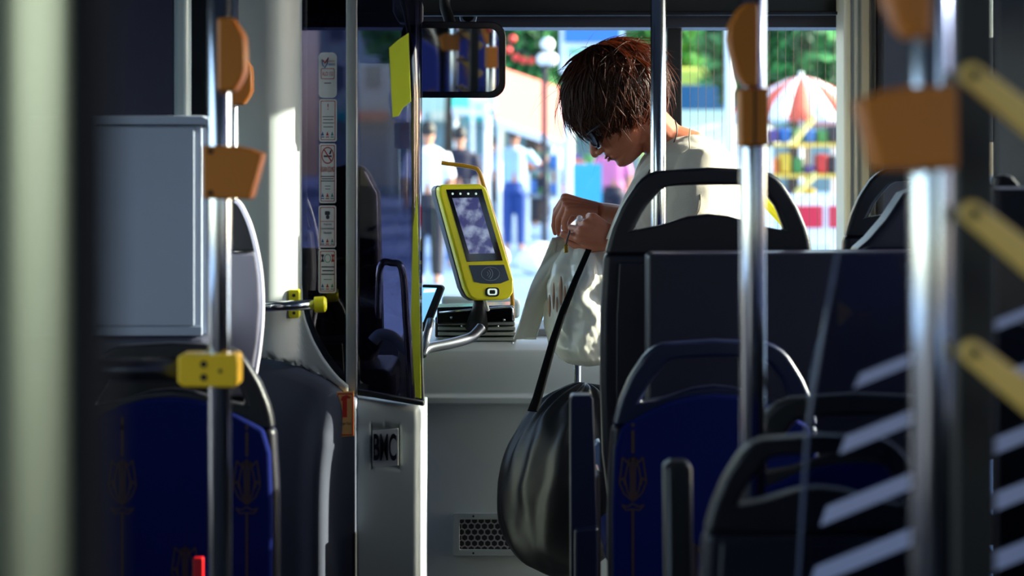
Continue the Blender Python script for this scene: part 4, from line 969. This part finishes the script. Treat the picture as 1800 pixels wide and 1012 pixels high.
pedestrian(808, 24, DS, JN, 1.74, 'pedestrian in black shirt above the payment terminal')
pedestrian(904, 28, LB, JN, 1.78, 'pedestrian in light blue shirt and jeans with one arm out', arm=-1)
pedestrian(868, 34, mat('grey_cotton', (120, 130, 160), .8), BK, 1.7, 'pedestrian in grey top beyond the light blue shirt')
pedestrian(998, 33.5, PL, BK, 1.68, 'pedestrian in purple top by the market goods')
pedestrian(1078, 28.6, PK, DS, 1.66, "pedestrian in pink top just left of the woman's strap", arm=1)
pedestrian(950, 37, mat('green_cotton', (90, 130, 110), .8), BK, 1.7, 'pedestrian in green top under the red canopy')
# parasols
def parasol(px, yapex, d, R, drop, cols, label, n=12, zpole=None):
    a = P(px, yapex, d); e = empty('parasol', (a.x, a.y, STREET), label, 'parasol', None)
    for k in range(n):
        a0 = 2*math.pi*k/n; a1 = 2*math.pi*(k+1)/n; mb = MB()
        def g(u, v): 
            an = a0+(a1-a0)*u; r_ = R*v; return Vector((a.x+r_*math.cos(an), a.y+r_*math.sin(an), a.z-drop*v**1.5))
        mb.sheet(g, 2, 5).build('canopy_panel', cols[k % len(cols)], e, smooth=True, solid=.01)
    MB().tube([(a.x, a.y, STREET), (a.x, a.y, a.z+.06)], .03, 10).build('mast', STICK, e, smooth=True)
RW = mat('awning_red', (226, 92, 70), .7); WW = mat('awning_white', (235, 235, 240), .7); OR = mat('awning_coral', (240, 130, 110), .7); TQ = mat('turquoise_paint', (60, 190, 180), .6)
parasol(1408, 134, 26.8, 1.1, .62, (RW, WW), 'red and white striped parasol in the right windscreen pane', 20)
parasol(905, 140, 30, .55, .5, (WW,), 'white parasol above the light blue shirt', 8)
parasol(972, 168, 36, .65, .45, (WW, CREAM), 'cream parasol right of the coral canopy', 8)
parasol(1305, 205, 33, .9, .5, (WW, STICK), 'pale parasol behind the yellow bus', 8)
def canopy(px0, y0, px1, y1, d, dep, m, label, legs=True):
    a = P(px0, y0, d); b = P(px1, y1, d); e = empty('market_canopy', ((a.x+b.x)/2, d+dep/2, STREET), label, 'canopy')
    MB().add([(a.x, d, a.z), (b.x, d, b.z), (b.x, d+dep, b.z+.8), (a.x, d+dep, a.z+.8), (a.x, d, a.z-.06), (b.x, d, b.z-.06), (b.x, d+dep, b.z+.74), (a.x, d+dep, a.z+.74)],
             [(0, 1, 2, 3), (7, 6, 5, 4), (0, 4, 5, 1), (1, 5, 6, 2), (2, 6, 7, 3), (3, 7, 4, 0)]).build('cloth', m, e)
    MB().add([(a.x, d-.01, a.z), (b.x, d-.01, b.z), (b.x, d-.01, b.z-.12), (a.x, d-.01, a.z-.12)], [(0, 1, 2, 3)]).build('valance', WW, e, solid=.02)
    for x in (a.x+.05, b.x-.05):
        zt_ = a.z if x < (a.x+b.x)/2 else b.z
        MB().tube([(x, d+.05, STREET), (x, d+.05, zt_-.05)], .03, 8).build('pole', STICK, e)
canopy(872, 208, 990, 248, 27, 1.6, OR, 'sloping coral market canopy behind the people')
canopy(795, 188, 865, 192, 31, 1.4, TQ, 'turquoise market canopy left of the coral one')
canopy(825, 172, 860, 172, 29.5, .8, mat('awning_orange', (240, 150, 60), .7), 'small orange canopy over the turquoise one')
canopy(1180, 262, 1300, 262, 38, 1.4, mat('awning_mint', (200, 225, 205), .7), 'pale mint market canopy behind the woman')
# stalls with goods
rg = random.Random(11)
def stall(px0, px1, ytop, d, m, label, shelves=2):
    a = P(px0, ytop, d); b = P(px1, ytop, d); e = empty('market_stall', ((a.x+b.x)/2, d+.3, STREET), label, 'stall')
    zs = [STREET+.75, STREET+1.15, STREET+1.55][:shelves+1]
    for z in zs: MB().box((a.x, d, z-.05), (b.x, d+.5, z)).build('shelf', m, e)
    for x in (a.x+.03, b.x-.03):
        for yy_ in (d+.03, d+.47): MB().box((x-.03, yy_-.03, STREET), (x+.03, yy_+.03, zs[-1])).build('leg', STICK, e)
    return a.x, b.x, zs
GOODS = [mat('goods_%s' % n, c, .7) for n, c in (('red', (200, 50, 50)), ('green', (70, 130, 70)), ('yellow', (220, 180, 60)), ('violet', (90, 70, 130)), ('blue', (60, 110, 180)), ('dark', (50, 40, 50)), ('orange', (220, 120, 50)), ('teal', (60, 140, 150)))]
def goods(xa, xb, zs, d, grp, n=5):
    for z in zs:
        for k in range(n):
            x = xa+(xb-xa)*(k+.5)/n; w_ = (xb-xa)/n*.42; h = rg.uniform(.10, .28)
            gi = rg.randrange(8); lv = ('lowest', 'middle', 'top')[list(zs).index(z)]
            o = MB().box((x-w_, d+.06, z+.003), (x+w_, d+.4, z+h)).build('crate', GOODS[gi], bevel=.03, label='%s crate of goods, %s from the left on the %s shelf of the %s stall' % (('red', 'green', 'yellow', 'violet', 'blue', 'dark', 'orange', 'teal')[gi], ('first', 'second', 'third', 'fourth', 'fifth', 'sixth')[k], lv, grp), cat='crate', group='crates on the %s stall' % grp)
xa, xb, zs = stall(1350, 1480, 0, 25, mat('shelf_yellow', (230, 190, 80), .6), 'yellow shelved market stall under the striped parasol'); goods(xa, xb, zs, 25, 'yellow', 6); STALL = bpy.data.objects['market_stall']
xa, xb, zs = stall(925, 1045, 0, 31, mat('shelf_grey', (130, 140, 150), .6), 'grey market stall behind the purple and pink tops', 1); goods(xa, xb, zs, 31, 'grey', 6)
MB().poly([(1008, 288), (1058, 288), (1058, 385), (1008, 385)], 27, .4).build('kiosk_cabinet', mat('cyan_paint', (60, 170, 210), .6), label='cyan kiosk cabinet seen left of her chin', cat='cabinet')
MB().box((P(1012, 0, 27.1).x, 27.05, STREET), (P(1054, 0, 27.1).x, 27.35, P(0, 384, 27).z)).build('cabinet_foot', BK, bpy.data.objects['kiosk_cabinet'])
for k, (x, y, dd, lb) in enumerate(((950, 0, 24, 'white sack on the paving right of the denim legs'), (938, 0, 22.6, 'white sack on the paving nearest the terminal, right of it'), (838, 0, 25.6, 'white sack on the paving behind the terminal'), (866, 0, 23.4, 'white sack on the paving left of the denim legs'))):
    p = P(x, y, dd); MB().ball((p.x, dd, STREET+.16), (.2, .18, .16), 12, 8).build('sack', WW, label=lb, cat='sack', group='white sacks on the ground', smooth=True)
# red and white board, wooden struts
rbz = empty('barrier_board', (P(1430, 0, 18).x, 18, STREET), 'white framed board with red squares low in the right pane', 'board')
MB().box((P(1375, 0, 18).x, 18, P(0, 430, 18).z), (P(1500, 0, 18).x, 18.05, P(0, 342, 18).z)).build('panel', WW, rbz)
for x0, x1 in ((1394, 1446), (1458, 1500)): MB().pbox(x0, 362, x1, 400, 17.97, .03).build('red_square', mat('sign_red', (214, 30, 60), .6), rbz)
for x in (1380, 1490): MB().box((P(x, 0, 18).x, 18, STREET), (P(x, 0, 18).x+.05, 18.05, P(0, 425, 18).z)).build('leg', STICK, rbz)
for (x0, y0, x1, y1, lb) in ((1392, 252, 1432, 204, 'upper'), (1398, 342, 1434, 305, 'lower')):
    MB().tube([P(x0, y0, 24.9), P(x1, y1, 24.9)], .07, 8, flat=.6).build('slanting_plank', mat('pale_wood', (225, 205, 120), .6), STALL)
# yellow bus far away
vb = empty('bus', (P(1248, 0, 44).x, 44, STREET), 'yellow bus with dark blue windscreen far down the street', 'bus')
x0, x1 = P(1165, 0, 44).x, P(1330, 0, 44).x
MB().box((x0, 44, STREET+.35), (x1, 52, 3.15)).build('body', mat('bus_yellow', (214, 220, 90), .5), vb, bevel=.15, seg=3)
MB().box((x0+.2, 43.96, 1.9), (x1-.2, 44.0, 2.75)).build('windscreen', mat('bus_glass', (60, 110, 150), .15), vb, bevel=.1)
MB().box((x0+.1, 43.93, .5), (x1-.1, 44.0, 1.75)).build('front_panel', WW, vb, bevel=.1)
for x in (x0+.35, x1-.35):
    MB().tube([(x-.14, 45.2, STREET+.42), (x+.14, 45.2, STREET+.42)], .42, 18).build('wheel', BLACK, vb)
    MB().ball((x, 43.95, .8), (.16, .05, .12), 10, 8).build('headlamp', STICK, vb, smooth=True)
# lamp posts and sign
MB().tube([(P(1283, 0, 20).x, 20, STREET), (P(1283, 0, 20).x, 20, 5.5)], .05, 12).build('street_lamp', STICK, smooth=True, label='white lamp post right of the yellow bus', cat='lamp post')
bb = empty('billboard', (P(1040, 0, 30).x, 30, STREET), 'tall blue and white billboard above her head', 'billboard')
MB().box((P(985, 0, 30).x, 30, P(0, 128, 30).z), (P(1096, 0, 30).x, 30.2, P(0, 15, 30).z)).build('panel', mat('billboard_white', (225, 235, 250), .5), bb)
MB().box((P(992, 0, 29.9).x, 29.95, P(0, 74, 29.9).z), (P(1090, 0, 29.9).x, 30, P(0, 20, 29.9).z)).build('blue_field', mat('billboard_blue', (50, 120, 220), .5), bb)
MB().pbox(1000, 84, 1082, 96, 29.9, .05).build('green_band', mat('billboard_green', (130, 190, 160), .5), bb)
for x in (1000, 1080): MB().tube([(P(x, 0, 30.1).x, 30.1, STREET), (P(x, 0, 30.1).x, 30.1, P(0, 120, 30).z)], .07, 10).build('leg', STICK, bb)
# globes and lanterns
gp = empty('street_lamp', (P(957, 0, 26).x, 26, STREET), 'lamp post with three white globes left of the billboard', 'lamp post')
MB().tube([(P(957, 0, 26).x, 26, STREET), (P(957, 0, 26).x, 26, P(0, 86, 26).z)], .04, 10).build('mast', BK, gp)
for x, y in ((962, 78), (955, 104), (968, 104)): MB().ball(P(x, y, 26), .09, 12, 8).build('globe', STICK, gp, smooth=True)
for k, (x, y) in enumerate(((894, 88), (907, 101), (920, 106), (934, 107), (901, 68))):
    MB().ball(P(x, y, 26), .05, 12, 8).build('street_lantern', mat('lantern_red', (235, 60, 50), .5), smooth=True, label=('red lantern low on the left of the row', 'second red lantern along the row right of the mirror', 'third red lantern along the row right of the mirror', 'rightmost red lantern of the row', 'single red lantern above the others beside the mirror')[k], cat='lantern', group='red lanterns on a cord')
MB().tube([P(860, 52, 26), P(900, 84, 26), P(935, 97, 26), P(957, 90, 26)], .012, 6).build('street_wire', BK, label='dark cord strung between posts carrying red lanterns', cat='cord')
# trees
LEAF = [mat('leaf_dark', (38, 82, 44), .7), mat('leaf_mid', (66, 138, 70), .7), mat('leaf_pale', (110, 175, 95), .7)]
def tree(px, y, d, R, label, li):
    c = P(px, y, d); e = empty('tree', (c.x, d, STREET), label, 'tree', None); rt = random.Random(px)
    MB().tube([(c.x, d, STREET), (c.x+.1, d, c.z-R*.3), (c.x, d, c.z+R*.4)], [.22, .16, .06], 10).build('trunk', mat('bark', (80, 64, 52), .9), e, smooth=True)
    for m_ in range(2):
        mb = MB()
        for k in range(1300):
            v = Vector((rt.gauss(0, 1), rt.gauss(0, 1), rt.gauss(0, 1))).normalized()*R*rt.uniform(.55, 1)*(1+.3*noise.noise(Vector((k*.01, px, 0))))
            q = c+Vector((v.x*1.2, v.y, v.z*.85)); s_ = rt.uniform(.12, .24); a_ = Vector((rt.gauss(0, 1), rt.gauss(0, 1), rt.gauss(0, 1))).normalized()*s_; b_ = a_.orthogonal().normalized()*s_*.6
            mb.add([q-a_, q-b_, q+a_, q+b_], [(0, 1, 2, 3)])
        mb.build('foliage', LEAF[(li+m_) % 3], e, kind='stuff')
tree(935, 55, 39, 1.5, 'dark green tree left of the billboard', 0)
tree(1190, 40, 48, 1.5, 'green tree above the woman right of the billboard', 1)
tree(1400, 85, 34, 1.4, 'leafy green tree behind the striped parasol', 0)
tree(1500, 60, 41, 1.8, 'pale green tree at the edge of the right pane', 1)
tree(1245, 20, 56, 1.7, 'dark tree above the yellow bus', 0)
tree(790, 40, 50, 1.9, 'green tree mostly hidden by the mirror', 1)
# buildings
def building(px0, px1, ytop, d, m, label, rows, cols):
    a = P(px0, ytop, d); b = P(px1, ytop, d); e = empty('street_building', ((a.x+b.x)/2, d+3, STREET), label, 'building')
    MB().box((a.x, d, STREET), (b.x, d+6, a.z)).build('wall', m, e)
    H = a.z-STREET-3.0; 
    MB().box((a.x-.1, d-.15, a.z), (b.x+.1, d+6.1, a.z+.25)).build('cornice', WW, e)
    for r_ in range(rows):
        for c_ in range(cols):
            x = a.x+(b.x-a.x)*(c_+.5)/cols; z = STREET+3.2+H*(r_+.1)/rows; w_ = (b.x-a.x)/cols*.28; hh = H/rows*.6
            f_ = MB().box((x-w_, d-.06, z), (x+w_, d, z+hh)).build('window', mat('frame_white', (235, 235, 235), .5), e)
            MB().box((x-w_+.06, d-.09, z+.06), (x+w_-.06, d-.055, z+hh-.06)).build('pane', mat('far_pane', (80, 110, 130), .15), f_)
    for c_ in range(cols):
        x = a.x+(b.x-a.x)*(c_+.5)/cols; w_ = (b.x-a.x)/cols*.4
        MB().box((x-w_, d-.05, STREET), (x+w_, d, STREET+2.3)).build('shop_front', mat('shop_glass', (110, 140, 150), .2), e)
        MB().box((x-w_, d-.6, STREET+2.4), (x+w_, d, STREET+2.7)).build('shop_awning', (TQ, OR, WW, CREAM)[c_ % 4], e, bevel=.03)
building(560, 880, -160, 62, mat('facade_mint', (190, 215, 205), .8), 'mint white building behind the mirror', 4, 5)
building(884, 1130, -60, 72, mat('facade_cream', (225, 225, 205), .8), 'cream building behind the billboard', 4, 4)
building(1130, 1350, -110, 60, mat('facade_grey', (150, 160, 168), .8), 'grey building behind the yellow bus', 4, 4)
building(1354, 1640, -160, 69, mat('facade_rose', (215, 190, 180), .8), 'rose building behind the striped parasol', 4, 5)
